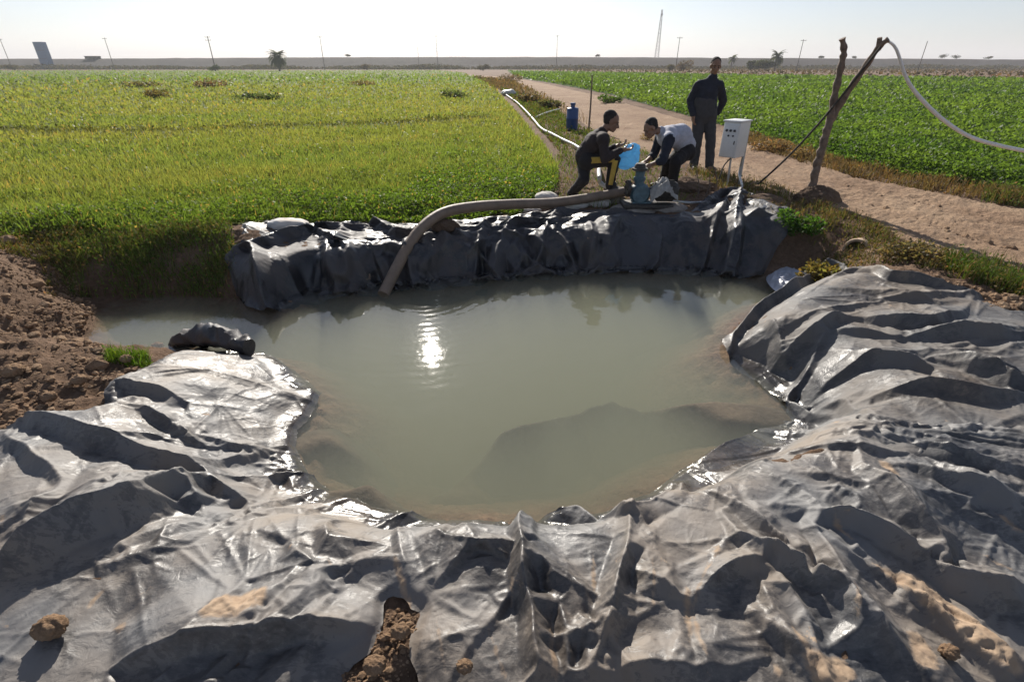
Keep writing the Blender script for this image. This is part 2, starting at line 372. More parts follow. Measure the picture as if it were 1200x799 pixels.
for x0, x1, y0, y1 in ((wx0, wx1, wy0, wy1),):
    vs = [bm.verts.new((x, y, z)) for z in (-1.1, 0) for x, y in ((x0, y0), (x1, y0), (x1, y1), (x0, y1))]
    for f in ((3, 2, 1, 0), (4, 5, 6, 7), (0, 1, 5, 4), (1, 2, 6, 5), (2, 3, 7, 6), (3, 0, 4, 7)): bm.faces.new([vs[i] for i in f])
me = bpy.data.meshes.new('pond_water'); bm.to_mesh(me); bm.free(); me.materials.append(water_surface_mat())
wo = link(bpy.data.objects.new('pond_water', me)); tag(wo, kind='structure')

# ------------------------------------------------------------------ plastic sheets
def folds(A, B, lines, zref=None):
    """each line: list of photograph points, crest height, far width, near width, power; crest runs left to right so its near side faces the lens"""
    out = np.zeros(A.shape)
    for pts, amp, wf, wn, pw in lines:
        P = np.array([surf(*p[:2], it=5) for p in pts]); n = len(P)
        amps = np.array([p[2] if len(p) > 2 else (0.25 if i in (0, n - 1) else 1.0) for i, p in enumerate(pts)]) * amp
        wm = max(wf, wn)
        bx = (A > P[:, 0].min() - wm) & (A < P[:, 0].max() + wm) & (B > P[:, 1].min() - wm) & (B < P[:, 1].max() + wm)
        if not bx.any(): continue
        a = A[bx]; b = B[bx]
        best = np.full(a.shape, 1e9); sd = np.zeros_like(a); am = np.zeros_like(a)
        for i in range(n - 1):
            p = P[i]; q = P[i + 1]; d = q - p; L = math.hypot(*d) + 1e-9
            t = np.clip(((a - p[0]) * d[0] + (b - p[1]) * d[1]) / L ** 2, 0, 1)
            ds = np.hypot(a - p[0] - t * d[0], b - p[1] - t * d[1])
            side = (d[0] * (b - p[1]) - d[1] * (a - p[0])) / L
            m = ds < best; best = np.where(m, ds, best); sd = np.where(m, side, sd); am = np.where(m, amps[i] * (1 - t) + amps[i + 1] * t, am)
        wdt = wf * sstep(-.02, .02, sd) + wn * (1 - sstep(-.02, .02, sd))
        wdt = wdt * (.55 + .45 * am / (amp + 1e-9) if amp > 0 else 1)
        u = np.clip(best / (wdt + 1e-6), 0, 1)
        f = (1 - u) ** pw * (1 + .0 * u)
        f = np.where(sd < 0, (1 - u) ** max(1.0, pw * .8) , f)
        out[bx] += am * f
    return out
def blur(Z_, n=1):
    for _ in range(n):
        P_ = np.pad(Z_, 1, mode='edge'); Z_ = (P_[1:-1, 1:-1] * 4 + 2 * (P_[:-2, 1:-1] + P_[2:, 1:-1] + P_[1:-1, :-2] + P_[1:-1, 2:]) + P_[:-2, :-2] + P_[2:, 2:] + P_[:-2, 2:] + P_[2:, :-2]) / 16
    return Z_
def crumple(A, B, s, f=1.0):
    """sharp-crested random wrinkles: warped ridged noise"""
    wx = .35 * fbm(A * .9 * f, B * .9 * f, s, 3); wy = .35 * fbm(A * .9 * f + 9, B * .9 * f, s + 3, 3)
    r1 = 1 - np.abs(perlin((A + wx) * 1.6 * f, (B + wy) * 2.6 * f, s + 5)) * 2
    r2 = 1 - np.abs(perlin((A + wx) * 4.1 * f + 3, (B + wy) * 4.6 * f, s + 6)) * 2
    r3 = 1 - np.abs(perlin((A - wy) * 9.5 * f, (B + wx) * 9.1 * f, s + 7)) * 2
    # flat facets between straight creases: triangle waves in many directions, each switched on and off over the sheet
    out = .38 * r1 + .05 * r2; g_ = np.random.default_rng(s)
    for k, wl in enumerate((.56, .47, .38, .31, .25, .19, .14)):
        a = g_.uniform(0, np.pi); wl = wl / f; q = ((A + .5 * wx) * math.cos(a) + (B + .5 * wy) * math.sin(a)) / wl + g_.uniform()
        tri = np.abs((q % 1.0) * 2 - 1) * 2 - 1; asym = np.minimum((q % 1.0) / .3, (1 - q % 1.0) / .7) * 2 - 1
        mk = np.clip(.25 + 1.6 * perlin(A / (wl * 2.6) + k * 7, B / (wl * 2.6), s + 30 + k), 0, 1)
        out = out + (asym if k % 2 else tri) * mk * (wl * f) ** 1.0 * 1.15
    return out
from mathutils.geometry import delaunay_2d_cdt
def tin(PX, PY, H, x0, y0, st, ny, nx, pinch=0.0, pw=.012, frac=.5, cid=None, lip=0.0):
    """heights on a grid from a network of flat triangles through the given points"""
    vs, _, fs, orig, _, _ = delaunay_2d_cdt([Vector((a, b)) for a, b in zip(PX, PY)], [], [], 0, 1e-5)
    V = np.array([tuple(v) for v in vs]); h = np.array([H[o[0]] if len(o) else 0 for o in orig]); ci = np.array([cid[o[0]] if (cid is not None and len(o) and o[0] < len(cid)) else -1 for o in orig]); Z_ = np.zeros((ny, nx))
    for f in fs:
        a, b, c = f; ax, ay = V[a]; bx, by = V[b]; cx, cy = V[c]
        i0 = max(0, int((min(ax, bx, cx) - x0) / st)); i1 = min(nx, int((max(ax, bx, cx) - x0) / st) + 2)
        j0 = max(0, int((min(ay, by, cy) - y0) / st)); j1 = min(ny, int((max(ay, by, cy) - y0) / st) + 2)
        if i1 <= i0 or j1 <= j0: continue
        X_ = x0 + st * np.arange(i0, i1)[None]; Y_ = y0 + st * np.arange(j0, j1)[:, None]
        D = (by - cy) * (ax - cx) + (cx - bx) * (ay - cy)
        if abs(D) < 1e-12: continue
        u = ((by - cy) * (X_ - cx) + (cx - bx) * (Y_ - cy)) / D; v = ((cy - ay) * (X_ - cx) + (ax - cx) * (Y_ - cy)) / D; w_ = 1 - u - v
        m = (u >= -1e-6) & (v >= -1e-6) & (w_ >= -1e-6); q = Z_[j0:j1, i0:i1]; val = u * h[a] + v * h[b] + w_ * h[c]
        if pinch:
            ad = abs(D)
            for wt, (p_, r_) in ((u, (b, c)), (v, (a, c)), (w_, (a, b))):
                L = math.hypot(V[p_][0] - V[r_][0], V[p_][1] - V[r_][1]) + 1e-9; hs_ = ((min(p_, r_) * 7919 + max(p_, r_) * 104729) % 1000) / 1000
                if lip and ci[p_] >= 0 and ci[p_] == ci[r_]:
                    val = val + lip * min(1, max(0, h[p_]) / .05) * np.clip(1 - wt * ad / L / .014, 0, 1)
                elif hs_ < frac:
                    k = wt * ad / L / pw; e1 = {a: u, b: v, c: w_}[p_]; e2 = {a: u, b: v, c: w_}[r_]; val = val + pinch * (.4 + hs_ / frac) * np.clip(1 - k, 0, 1) ** 1.5 * np.clip(4 * e1 * e2, 0, 1) ** .3
        q[m] = val[m]
    return Z_
def jitter_pts(x0, x1, y0, y1, sp, g_):
    a, b = np.meshgrid(np.arange(x0 - 2 * sp, x1 + 2 * sp, sp), np.arange(y0 - 2 * sp, y1 + 2 * sp, sp))
    return (a + g_.uniform(-.45, .45, a.shape) * sp).ravel(), (b + g_.uniform(-.45, .45, a.shape) * sp).ravel()
def sheet(name, outline, m, lines, step, base_off, cr_amp, seed, bl=1, edge_drop=.02, base=None, holes=(), zmax=None, crs=1.0, muds=(), sp=.24, gain=1.05, f2=.009, wlines=(), wnf=1.0, pin=.006, ydisp=0):
    g_ = np.random.default_rng(seed)
    P = smooth_poly(outline, 1); P = np.array(P); x0, y0 = P.min(0) - 3 * step; x1, y1 = P.max(0) + 3 * step
    gx = np.arange(x0, x1, step); gy = np.arange(y0, y1, step); A, B = np.meshgrid(gx, gy); ny, nx = A.shape
    # crease network: fold crests and feet plus loose points between them
    def network(world, ls, sp_, amp_, spc, pin_):
        px = []; py = []; ph = []; pt = []; pc = []
        for li, (pts, amp, wf, wn, pw) in enumerate(ls):
            Q = np.array([p[:2] for p in pts]) if world else np.array([surf(*p[:2], it=5) for p in pts]); n = len(Q)
            am = np.array([p[2] if len(p) > 2 else (0.3 if i in (0, n - 1) else 1.0) for i, p in enumerate(pts)]) * amp * gain
            s_ = np.r_[0, np.cumsum(np.hypot(*np.diff(Q, axis=0).T))]; k = max(2, int(s_[-1] / spc)) + 1; t = np.linspace(0, s_[-1], k)
            cx = np.interp(t, s_, Q[:, 0]); cy = np.interp(t, s_, Q[:, 1]); ca = np.interp(t, s_, am); dx = np.gradient(cx); dy = np.gradient(cy); L = np.hypot(dx, dy) + 1e-9; nxx = -dy / L; nyy = dx / L
            wob = .007 * np.sin(t * g_.uniform(14, 30) + g_.uniform(0, 6)); cx = cx + nxx * wob; cy = cy + nyy * wob
            nz = np.interp(t, np.linspace(0, s_[-1], max(2, int(s_[-1] / .16) + 1)), g_.uniform(.93, 1.07, max(2, int(s_[-1] / .16) + 1)))
            px += list(cx); py += list(cy); ph += list(ca * nz); pt += [1] * k; pc += [li] * k
            w1 = wn * nz * (.55 + .45 * ca / (amp * gain)) * wnf; w2 = wf * nz * (.6 + .4 * ca / (amp * gain))
            px += list(cx - nxx * w1); py += list(cy - nyy * w1); ph += list(-.012 * nz); pt += [0] * k; pc += [-1] * k
            px += list((cx + nxx * w2)[::2]); py += list((cy + nyy * w2)[::2]); ph += list(g_.uniform(-.008, .015, k)[::2]); pt += [0] * len(cx[::2]); pc += [-1] * len(cx[::2])
        px = np.array(px); py = np.array(py); ph = np.array(ph); pt = np.array(pt); pc = np.array(pc)
        if len(px):      # where folds cross, a crest wins over a foot that falls near it
            d2 = (px[:, None] - px[None]) ** 2 + (py[:, None] - py[None]) ** 2; keep = ~((d2 < (spc * .9) ** 2) & (pt[:, None] == 0) & (pt[None] == 1) & (ph[None] > .02)).any(1); px, py, ph, pc = px[keep], py[keep], ph[keep], pc[keep]
        rx, ry = jitter_pts(x0, x1, y0, y1, sp_, g_)
        if len(px): ok = ((rx[:, None] - px[None]) ** 2 + (ry[:, None] - py[None]) ** 2).min(1) > (sp_ * .42) ** 2; rx, ry = rx[ok], ry[ok]
        return tin(np.r_[px, rx], np.r_[py, ry], np.r_[ph, amp_ * g_.normal(0, 1, len(rx)).clip(-1.2, 2)], x0, y0, step, ny, nx, pin_, .018, .4, pc, .013)
    z1 = network(False, lines, sp, cr_amp, .045, pin * .5)
    if len(wlines): z1 = z1 + network(True, wlines, sp * 1.3, cr_amp * .5, .05, pin)
    qx, qy = jitter_pts(x0, x1, y0, y1, sp * .42, g_); mk = sstep(-.35, .45, perlin(qx * 1.3, qy * 1.3, seed + 5)); z2 = tin(qx, qy, f2 * g_.normal(0, 1, len(qx)) * (.25 + .75 * mk), x0, y0, step, ny, nx, .0035, .014, .3)
    qx, qy = jitter_pts(x0, x1, y0, y1, sp * .19, g_); mk = sstep(-.1, .5, perlin(qx * 1.9, qy * 1.9, seed + 6)); z3 = tin(qx, qy, f2 * .36 * g_.normal(0, 1, len(qx)) * (.12 + .88 * mk), x0, y0, step, ny, nx)
    t = (base or terrain)(A, B)
    t = blur(t, 6)
    z = t + base_off + blur(z1, bl) + blur(z2 + z3, 1) * .5 + (z2 + z3) * .5
    wx = A + .10 * fbm(A * 1.7, B * 1.7, seed + 51, 3); wy = B + .10 * fbm(A * 1.7 + 7, B * 1.7, seed + 52, 3)
    cr = 0
    for k, (fq, am, pw) in enumerate(((2.6, .005, 16), (5.5, .003, 14), (11, .0014, 9))):
        mk = sstep(-.15, .35, perlin(A * fq * .45 + 3 * k, B * fq * .45, seed + 60 + k)); cr = cr + am * mk * np.clip(1 - 1.6 * np.abs(perlin(wx * fq, wy * fq + k, seed + 80 + k)), 0, 1) ** pw
    z = z + cr * crs
    if base is None: z = np.maximum(z, np.minimum(t + .006, t * 0 + .6))
    d, nxn, nyn = poly_sd(P, A, B)
    if edge_drop: d = d + .012 * fbm(A * 6, B * 6, seed + 70, 3)
    for hp in holes:
        dh, _, _ = poly_sd(smooth_poly([surf(*p) for p in hp], 2), A, B); dh = -dh + 0.03 * fbm(A * 7, B * 7, 5, 3); z = z + (t + .012 - z) * sstep(.16, .0, -dh); d = np.maximum(d, dh)
    if zmax is not None: z = zmax - np.log1p(np.exp((zmax - z) / .02)) * .02
    mud = np.zeros(A.shape)
    for mp_ in muds:
        dm, _, _ = poly_sd(smooth_poly([surf(*p) for p in mp_], 2), A, B); mud = np.maximum(mud, sstep(.04, -.04, dm))
    z = z + mud * (.006 * fbm(A * 30, B * 30, 8, 3) + .004 * ridged(A * 60, B * 60, 9, 2))
    ins = d < 0; z = z - edge_drop * (1 - sstep(0, .05, -d))
    rel = z - t - base_off; G = np.stack([A, B - ydisp * (np.maximum(rel, -.03) + .05) * sstep(.6, .2, np.abs(t - .2) + .1), z], -1)
    gy_, gx_ = np.gradient(d, step); gn = np.sqrt(gx_ ** 2 + gy_ ** 2) + 1e-6; Gy, Gx = np.gradient(G, step, axis=(0, 1)); out = (~ins) & (d < 2 * step)
    G = np.where(out[..., None], G - Gx * (d * gx_ / gn ** 2)[..., None] - Gy * (d * gy_ / gn ** 2)[..., None], G)
    F_ = gridfaces(ny, nx); F_ = F_[ins.ravel()[F_].any(1)]
    used = np.unique(F_); mp = np.full(A.size, -1); mp[used] = np.arange(len(used))
    return npmesh(name, G.reshape(-1, 3)[used], mp[F_], m, col=np.repeat(mud.reshape(-1, 1)[used], 3, 1))
NEAR_OUT = [surf(*p) for p in [(242, 402), (200, 418), (165, 438), (128, 453), (120, 485), (60, 497), (0, 502)]] + [(-3.6, 2.2), (-4.2, 1.6), (-3.6, .5), (0, .35), (3.6, .5), (4.2, 1.4), (3.6, 2.1)] + \
    [surf(*p) for p in [(1200, 510), (1100, 500), (1028, 498), (940, 497), (896, 500)]] + [at(*p, -.10) for p in [(820, 540), (735, 605), (600, 615), (480, 615), (405, 590), (362, 562), (345, 525), (372, 490), (380, 462), (322, 424), (285, 405)]]
near_lines = [
 # left: broad scarps facing the lens
 ([(0, 492), (38, 496), (120, 520), (176, 540), (240, 562), (297, 600)], .10, .30, .10, 1.3),
 ([(0, 671), (40, 648), (96, 620), (168, 600), (228, 574), (240, 600, .1)], .17, .35, .16, 1.3),
 ([(124, 455), (160, 458), (192, 467), (225, 480)], .06, .14, .06, 1.3),
 ([(172, 482), (200, 500), (216, 520)], .07, .10, .07, 1.3),
 ([(132, 470), (150, 485), (172, 482)], .05, .10, .05, 1.3),
 ([(177, 489), (221, 515), (245, 530)], .05, .12, .05, 1.2),
 ([(8, 516), (48, 544), (80, 570)], .06, .12, .08, 1.4),
 ([(24, 636), (48, 602), (70, 585)], .06, .1, .08, 1.4),
 ([(132, 797), (180, 777), (240, 766), (303, 754), (400, 742), (484, 731)], .10, .30, .06, 1.2),
 ([(345, 640), (350, 660), (375, 675), (400, 672)], .045, .06, .05, 1.3),
 ([(370, 662), (388, 640), (386, 618)], .05, .06, .05, 1.3),
 ([(280, 565), (330, 567), (391, 565, .8)], .06, .05, .035, 1.2),
 ([(250, 440), (300, 455), (350, 470)], .03, .15, .1, 1.4),
 # centre: crest of the berm with gathered vertical folds
 ([(460, 613), (508, 596), (560, 595), (612, 597), (680, 607), (735, 610), (780, 590), (800, 572)], .09, .08, .12, 1.2),
 ([(612, 597, .6), (608, 648), (616, 704), (632, 797, 1)], .10, .09, .07, 1.2),
 ([(545, 620), (553, 640), (563, 655)], .05, .06, .05, 1.3),
 ([(512, 632), (563, 655), (604, 648)], .10, .09, .05, 1.1),
 ([(735, 612), (731, 668), (707, 747), (690, 797)], .10, .08, .09, 1.2),
 ([(648, 752), (690, 752), (712, 740), (731, 690)], .08, .08, .05, 1.2),
 ([(470, 640), (480, 700), (500, 797)], .05, .07, .06, 1.3),
 ([(620, 650), (650, 690), (700, 705)], .06, .08, .05, 1.2),
 ([(740, 680), (770, 690), (792, 705)], .06, .08, .05, 1.2),
 ([(640, 680), (660, 740), (672, 797)], .05, .05, .06, 1.2),
 # right: long diagonal folds running down to the lower right
 ([(848, 588), (880, 615), (916, 644), (952, 692)], .07, .10, .06, 1.2),
 ([(850, 640), (900, 655), (940, 680), (988, 702), (1000, 750)], .11, .14, .08, 1.1),
 ([(940, 616), (970, 660), (992, 700), (1030, 760), (1060, 797)], .07, .10, .07, 1.2),
 ([(944, 606), (992, 618), (1040, 640), (1080, 660)], .12, .18, .07, 1.1),
 ([(976, 574), (1004, 594), (992, 612)], .04, .06, .05, 1.3),
 ([(1008, 554), (1052, 596), (1092, 646), (1110, 680)], .09, .12, .10, 1.15),
 ([(1076, 660), (1112, 690), (1160, 700), (1200, 706)], .12, .12, .10, 1.1),
 ([(1072, 554), (1136, 580), (1200, 612)], .10, .22, .09, 1.2),
 ([(1060, 690), (1100, 740), (1170, 797)], .06, .10, .06, 1.2),
 ([(1120, 730), (1170, 770), (1200, 797)], .07, .08, .06, 1.2),
 ([(1050, 520), (1120, 540), (1200, 560)], .07, .16, .08, 1.2),
 ([(808, 707), (835, 690), (860, 672), (900, 662)], .07, .07, .06, 1.2),
 ([(880, 720), (920, 760), (950, 797)], .06, .08, .06, 1.2),
 ([(790, 560), (850, 530), (896, 505)], .06, .05, .20, 1.4),
 ([(700, 797, 1), (760, 790, 1), (850, 790)], .05, .10, .08, 1.2),
]
gr = np.random.default_rng(5)
def radial(n, a0, a1, r0, r1, l0, l1, amp, wd, jit=.25, cx=.15, cy=3.1):
    out = []
    for _ in range(n):
        a = math.radians(gr.uniform(a0, a1)); r = gr.uniform(r0, r1); L = gr.uniform(l0, l1); x, y = cx + r * math.cos(a), cy + r * math.sin(a); d = a + gr.normal(0, jit); pts = []
        for k in range(6): pts.append((x, y, [.15, .8, 1, .9, .6, .1][k])); x += math.cos(d) * L / 5; y += math.sin(d) * L / 5; d += gr.normal(0, .12)
        if pts[-1][0] < pts[0][0]: pts = pts[::-1]
        out.append((pts, gr.uniform(*amp), gr.uniform(*wd), gr.uniform(*wd), 1))
    return out
near_rad = radial(30, 215, 335, 1.45, 2.3, .3, 1.0, (.012, .035), (.03, .07)) + radial(8, 185, 235, 1.5, 2.8, .3, .9, (.01, .03), (.03, .07), .4) + radial(18, 300, 350, 1.6, 3.2, .5, 1.3, (.012, .04), (.035, .08), .2)
right_rad = radial(18, -30, 28, 1.9, 3.4, .4, 1.1, (.012, .035), (.035, .08), .35)
far_rad = radial(60, 44, 142, 1.9, 2.6, .3, .8, (.02, .055), (.05, .11), .9)
near_muds = [[(1000, 662), (1030, 668), (1068, 680), (1100, 702), (1130, 727), (1170, 765), (1210, 805), (1170, 805), (1100, 745), (1040, 690)],
              [(908, 727), (925, 740), (948, 775), (985, 765), (1015, 805), (960, 830), (935, 790)],
              [(640, 720), (650, 745), (662, 810), (640, 810)], [(558, 704), (572, 730), (604, 805), (585, 805)],
              [(835, 640), (850, 650), (825, 690), (815, 720), (835, 805), (812, 770), (803, 705), (822, 675)],
              ]
near_hole = [[(470, 700), (482, 715), (492, 720), (480, 760), (490, 830), (400, 830), (392, 797), (450, 745), (455, 700)]]
near_muds2 = [[(505, 700), (515, 720), (530, 799), (515, 799)], [(690, 640), (702, 650), (700, 720), (688, 700)], [(760, 650), (772, 690), (765, 740), (755, 700)], [(900, 770), (915, 775), (925, 799), (900, 799)], [(960, 600), (1000, 640), (1010, 655), (970, 625)], [(1130, 640), (1180, 670), (1200, 690), (1150, 665)], [(600, 660), (606, 700), (600, 740), (594, 700)], [(1150, 600), (1200, 622), (1200, 640), (1170, 625)], [(1020, 540), (1045, 550), (1060, 575), (1030, 560)], [(455, 660), (470, 655), (490, 715), (478, 735)], [(985, 690), (1000, 705), (1005, 750), (990, 745)],
  [(100, 712), (130, 688), (128, 700), (105, 725)], [(130, 745), (152, 730), (160, 745), (140, 760)], [(792, 690), (812, 690), (815, 755), (800, 770)], [(0, 612), (18, 606), (12, 620), (0, 624)], [(380, 660), (395, 662), (398, 680), (384, 676)],
  [(1050, 740), (1080, 745), (1110, 800), (1060, 800)], [(250, 720), (330, 690), (320, 740), (230, 760)]]
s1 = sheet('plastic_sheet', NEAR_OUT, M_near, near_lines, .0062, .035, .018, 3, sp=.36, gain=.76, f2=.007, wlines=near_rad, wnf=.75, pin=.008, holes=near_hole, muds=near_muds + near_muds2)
tag(s1, 'large grey dusty plastic sheet crumpled over the near bank in the foreground', 'plastic sheet', 'polythene sheets lining the pond')
RIGHT_OUT = [surf(*p) for p in [(856, 402), (890, 364), (925, 338), (961, 318), (1003, 318), (1060, 328), (1100, 339), (1150, 352), (1195, 369)]] + [(4.6, 3.6), (5.2, 3.0), (5.0, 2.2), (4.2, 1.7), (2.4, 1.8), (1.7, 1.95)] + \
    [at(*p, -.1) for p in [(890, 520), (925, 500), (900, 465), (850, 435), (838, 415)]]
right_lines = [
 ([(856, 406, .8), (880, 380), (920, 350), (963, 322), (990, 318)], .17, .12, .10, 1.0),
 ([(976, 326), (1040, 330), (1100, 339), (1150, 352)], .08, .08, .06, 1.1),
 ([(898, 390), (925, 395), (976, 378), (990, 376)], .09, .12, .09, 1.1),
 ([(900, 430), (920, 437), (935, 430)], .07, .08, .07, 1.1),
 ([(946, 493, 1), (928, 445), (950, 410), (976, 380)], .05, .06, .07, 1.2),
 ([(1010, 378), (1050, 384), (1085, 385), (1123, 372)], .09, .20, .09, 1.15),
 ([(976, 392), (1010, 396), (1040, 400)], .06, .10, .06, 1.1),
 ([(1060, 402), (1100, 396), (1150, 396), (1210, 402)], .09, .22, .09, 1.15),
 ([(1093, 424), (1130, 432), (1176, 452), (1215, 460)], .10, .16, .10, 1.1),
 ([(973, 440), (1010, 428), (1063, 431), (1090, 440)], .09, .13, .09, 1.1),
 ([(1020, 470), (1080, 460), (1138, 470), (1205, 470)], .08, .13, .09, 1.15),
 ([(955, 465), (990, 470), (1020, 490)], .05, .08, .06, 1.1),
 ([(1000, 345), (1050, 350), (1100, 358)], .04, .12, .10, 1.4),
]
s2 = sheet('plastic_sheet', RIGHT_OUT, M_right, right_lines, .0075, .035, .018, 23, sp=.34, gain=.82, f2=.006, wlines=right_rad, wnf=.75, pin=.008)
tag(s2, 'dark grey plastic sheet with a rolled rim heaped on the right bank', 'plastic sheet', 'polythene sheets lining the pond')
FAR_OUT = [surf(*p) for p in [(276, 296), (285, 272), (300, 258), (340, 262), (387, 262), (437, 261), (488, 263), (545, 259), (608, 254), (663, 246), (740, 248), (803, 252), (822, 240), (853, 228), (880, 232), (903, 250), (912, 290)]] + \
    [at(*p, -.1) for p in [(900, 330), (863, 335), (822, 328), (740, 326), (640, 330), (545, 340), (450, 348), (364, 358), (325, 378), (285, 366), (276, 340)]]
far_lines = [
 ([(274, 300), (300, 290), (340, 276), (380, 268), (430, 266)], 0.074, .18, .14, 1.1),
 ([(311, 340, .7), (311, 310), (305, 292), (300, 285)], 0.074, .10, .08, 1.1),
 ([(340, 342), (362, 340), (350, 320), (340, 318)], 0.043, .08, .06, 1.1),
 ([(372, 268), (400, 285), (412, 294)], 0.056, .10, .10, 1.1),
 ([(412, 294), (440, 292), (470, 275), (500, 270)], 0.062, .12, .12, 1.1),
 ([(430, 268), (480, 270), (530, 270), (600, 268)], 0.025, .15, .10, 1.2),
 ([(553, 290), (570, 280), (568, 262)], 0.062, .10, .08, 1.1),
 ([(560, 300), (600, 275), (640, 262), (665, 258)], 0.062, .12, .12, 1.1),
 ([(620, 290), (650, 275), (700, 268), (760, 275)], 0.056, .14, .14, 1.1),
 ([(700, 300), (740, 285), (780, 290), (820, 310)], 0.050, .14, .14, 1.1),
 ([(800, 262), (820, 240), (850, 230), (880, 236)], 0.099, .16, .16, 1.1),
 ([(845, 310), (853, 270), (862, 238)], 0.081, .08, .10, 1.1),
 ([(820, 282), (845, 276), (870, 290), (905, 288)], 0.050, .08, .08, 1.1),
 ([(865, 318), (885, 306), (908, 300)], 0.043, .08, .06, 1.1),
 ([(670, 262), (720, 262), (790, 264)], 0.031, .12, .12, 1.2),
]
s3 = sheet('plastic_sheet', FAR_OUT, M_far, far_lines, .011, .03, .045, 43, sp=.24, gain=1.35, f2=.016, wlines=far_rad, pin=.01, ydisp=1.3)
tag(s3, 'black plastic sheet bunched along the far bank under the thick pipe', 'plastic sheet', 'polythene sheets lining the pond')
# liner lying under the murky water, with folds that come close to the surface
def under(A, B): return np.clip(terrain(A, B) - .06, -.62, -.12)
def uline(pts, amp, wf, wn, pw): return (pts, amp, wf, wn, pw)
def surfw(px, py): return at(px, py, -.06)
_surf = surf
surf = lambda px, py, it=5: at(px, py, -.08)
sub_lines = [([(530, 535), (590, 500), (660, 475), (720, 458, 1)], .44, .30, .55, 1.3), ([(720, 458, 1), (780, 472), (850, 486), (930, 500)], .42, .28, .55, 1.3),
             ([(720, 462), (700, 500), (690, 540)], .2, .3, .3, 1.3),
             ([(330, 540), (380, 520), (420, 525), (450, 560)], .16, .3, .25, 1.3), ([(350, 590), (430, 575), (470, 600)], .18, .2, .2, 1.2)]
s4 = sheet('pond_liner', [at(*p, -.3) for p in [(180, 395), (300, 370), (640, 335), (860, 340), (930, 430), (960, 520), (820, 610), (600, 650), (400, 640), (290, 580), (300, 470)]], M_sub, sub_lines, .02, 0, .02, 61, gain=1.15, bl=3, f2=.006, base=under, edge_drop=0, zmax=-.03)
surf = _surf
tag(s4, 'submerged sheet folded up from the pond bottom under the murky water', 'pond liner')
# ------------------------------------------------------------------ vegetation
def leaf_mat(name, trans=.5, rough=.5, mul=1.0):
    m, nt, b = mat(name); out = nt.nodes['Material Output']
    at_ = N(nt, 'ShaderNodeAttribute', attribute_name='tint')
    nt.links.new(at_.outputs['Color'], b.inputs['Base Color']); b.inputs['Roughness'].default_value = rough; b.inputs['Specular IOR Level'].default_value = .12
    t = N(nt, 'ShaderNodeBsdfTranslucent'); c2 = mixc(nt, 1.0, at_.outputs['Color'], (1.9, 1.75, .9), 'MULTIPLY'); nt.links.new(c2, t.inputs['Color'])
    mx = N(nt, 'ShaderNodeMixShader'); mx.inputs[0].default_value = trans
    nt.links.new(b.outputs[0], mx.inputs[1]); nt.links.new(t.outputs[0], mx.inputs[2]); nt.links.new(mx.outputs[0], out.inputs['Surface'])
    return m
M_leaf = leaf_mat('leaf', .5); M_dry = leaf_mat('dry_stem', .25, .8); M_palm = leaf_mat('palm_leaf', .3)
def leaves(P, s, cols, up=.5, asp=.5, bend=.3):
    """one bent rhombic leaf per row of P; s = lengths"""
    n = len(P); a = rng.uniform(0, 2 * np.pi, n); z = rng.uniform(up - .5, up + .5, n).clip(-.4, 1); h = np.sqrt(np.clip(1 - z * z, .02, 1))
    d = np.stack([np.cos(a) * h, np.sin(a) * h, z], 1); r = rng.normal(size=(n, 3)); sd = np.cross(d, r); sd /= np.linalg.norm(sd, axis=1, keepdims=True) + 1e-9
    nn = np.cross(d, sd); s = s[:, None]
    V = np.stack([P, P + d * s * .5 + sd * s * asp * .5, P + d * s + nn * s * bend * .3, P + d * s * .5 - sd * s * asp * .5], 1)
    V[:, 1] += nn[:] * s * .08; V[:, 3] += nn * s * .08
    return V.reshape(-1, 3), np.arange(4 * n).reshape(-1, 4), np.repeat(cols, 4, 0)
def blades(P, h, cols, w=.006, lean=.5):
    """narrow bent grass blades, two quads each"""
    n = len(P); a = rng.uniform(0, 2 * np.pi, n); l = rng.uniform(.05, lean, n) * h; b = rng.uniform(0, np.pi, n)
    d = np.stack([np.cos(a) * l, np.sin(a) * l, 0 * l], 1); wv = np.stack([np.cos(b), np.sin(b), 0 * b], 1) * (w if np.ndim(w) == 0 else w[:, None])
    up = np.stack([0 * h, 0 * h, h], 1)
    m = P + up * .55 + d * .3; t = P + up + d
    V = np.stack([P - wv, P + wv, m + wv * .8, m - wv * .8, t + wv * .1, t - wv * .1], 1)
    k = np.arange(n)[:, None] * 6
    Q = np.concatenate([k + [0, 1, 2, 3], k + [3, 2, 4, 5]], 0)
    return V.reshape(-1, 3), Q, np.repeat(cols, 6, 0)
def join(parts):
    V = []; Q = []; C = []; o = 0
    for v, q, c in parts: V.append(v); Q.append(q + o); C.append(c); o += len(v)
    return np.concatenate(V), np.concatenate(Q), np.concatenate(C)
def tint(n, c, var=.2, hue=.12):
    k = rng.normal(1, var, (n, 1)).clip(.45, 1.7); c = np.asarray(c, float)
    return np.clip(np.broadcast_to(c, (n, 3)) * k * (1 + rng.normal(0, hue, (n, 3)) * [1, .3, .3]), .004, .9)
def mixcol(a, b, t): t = t[:, None]; return np.asarray(a) * (1 - t) + np.asarray(b) * t
def scatter_polar(n, r0, r1, poly, k=7.0):
    """points over a field, density falling with distance as the eye needs"""
    out = []
    got = 0
    while got < n:
        m = int(n * 1.5)
        # pdf in ln r ~ min(1,k/r)
        l = rng.uniform(math.log(r0), math.log(r1), m * 3); r = np.exp(l); keep = rng.uniform(size=r.size) < np.minimum(1, k / r) ; r = r[keep][:m]
        a = rng.uniform(-1.0, 1.0, len(r)); x = r * np.sin(a); y = r * np.cos(a)
        d, _, _ = poly_sd(poly, x, y); i = d < 0; out.append(np.stack([x[i], y[i]], 1)); got += i.sum()
    return np.concatenate(out)[:n]
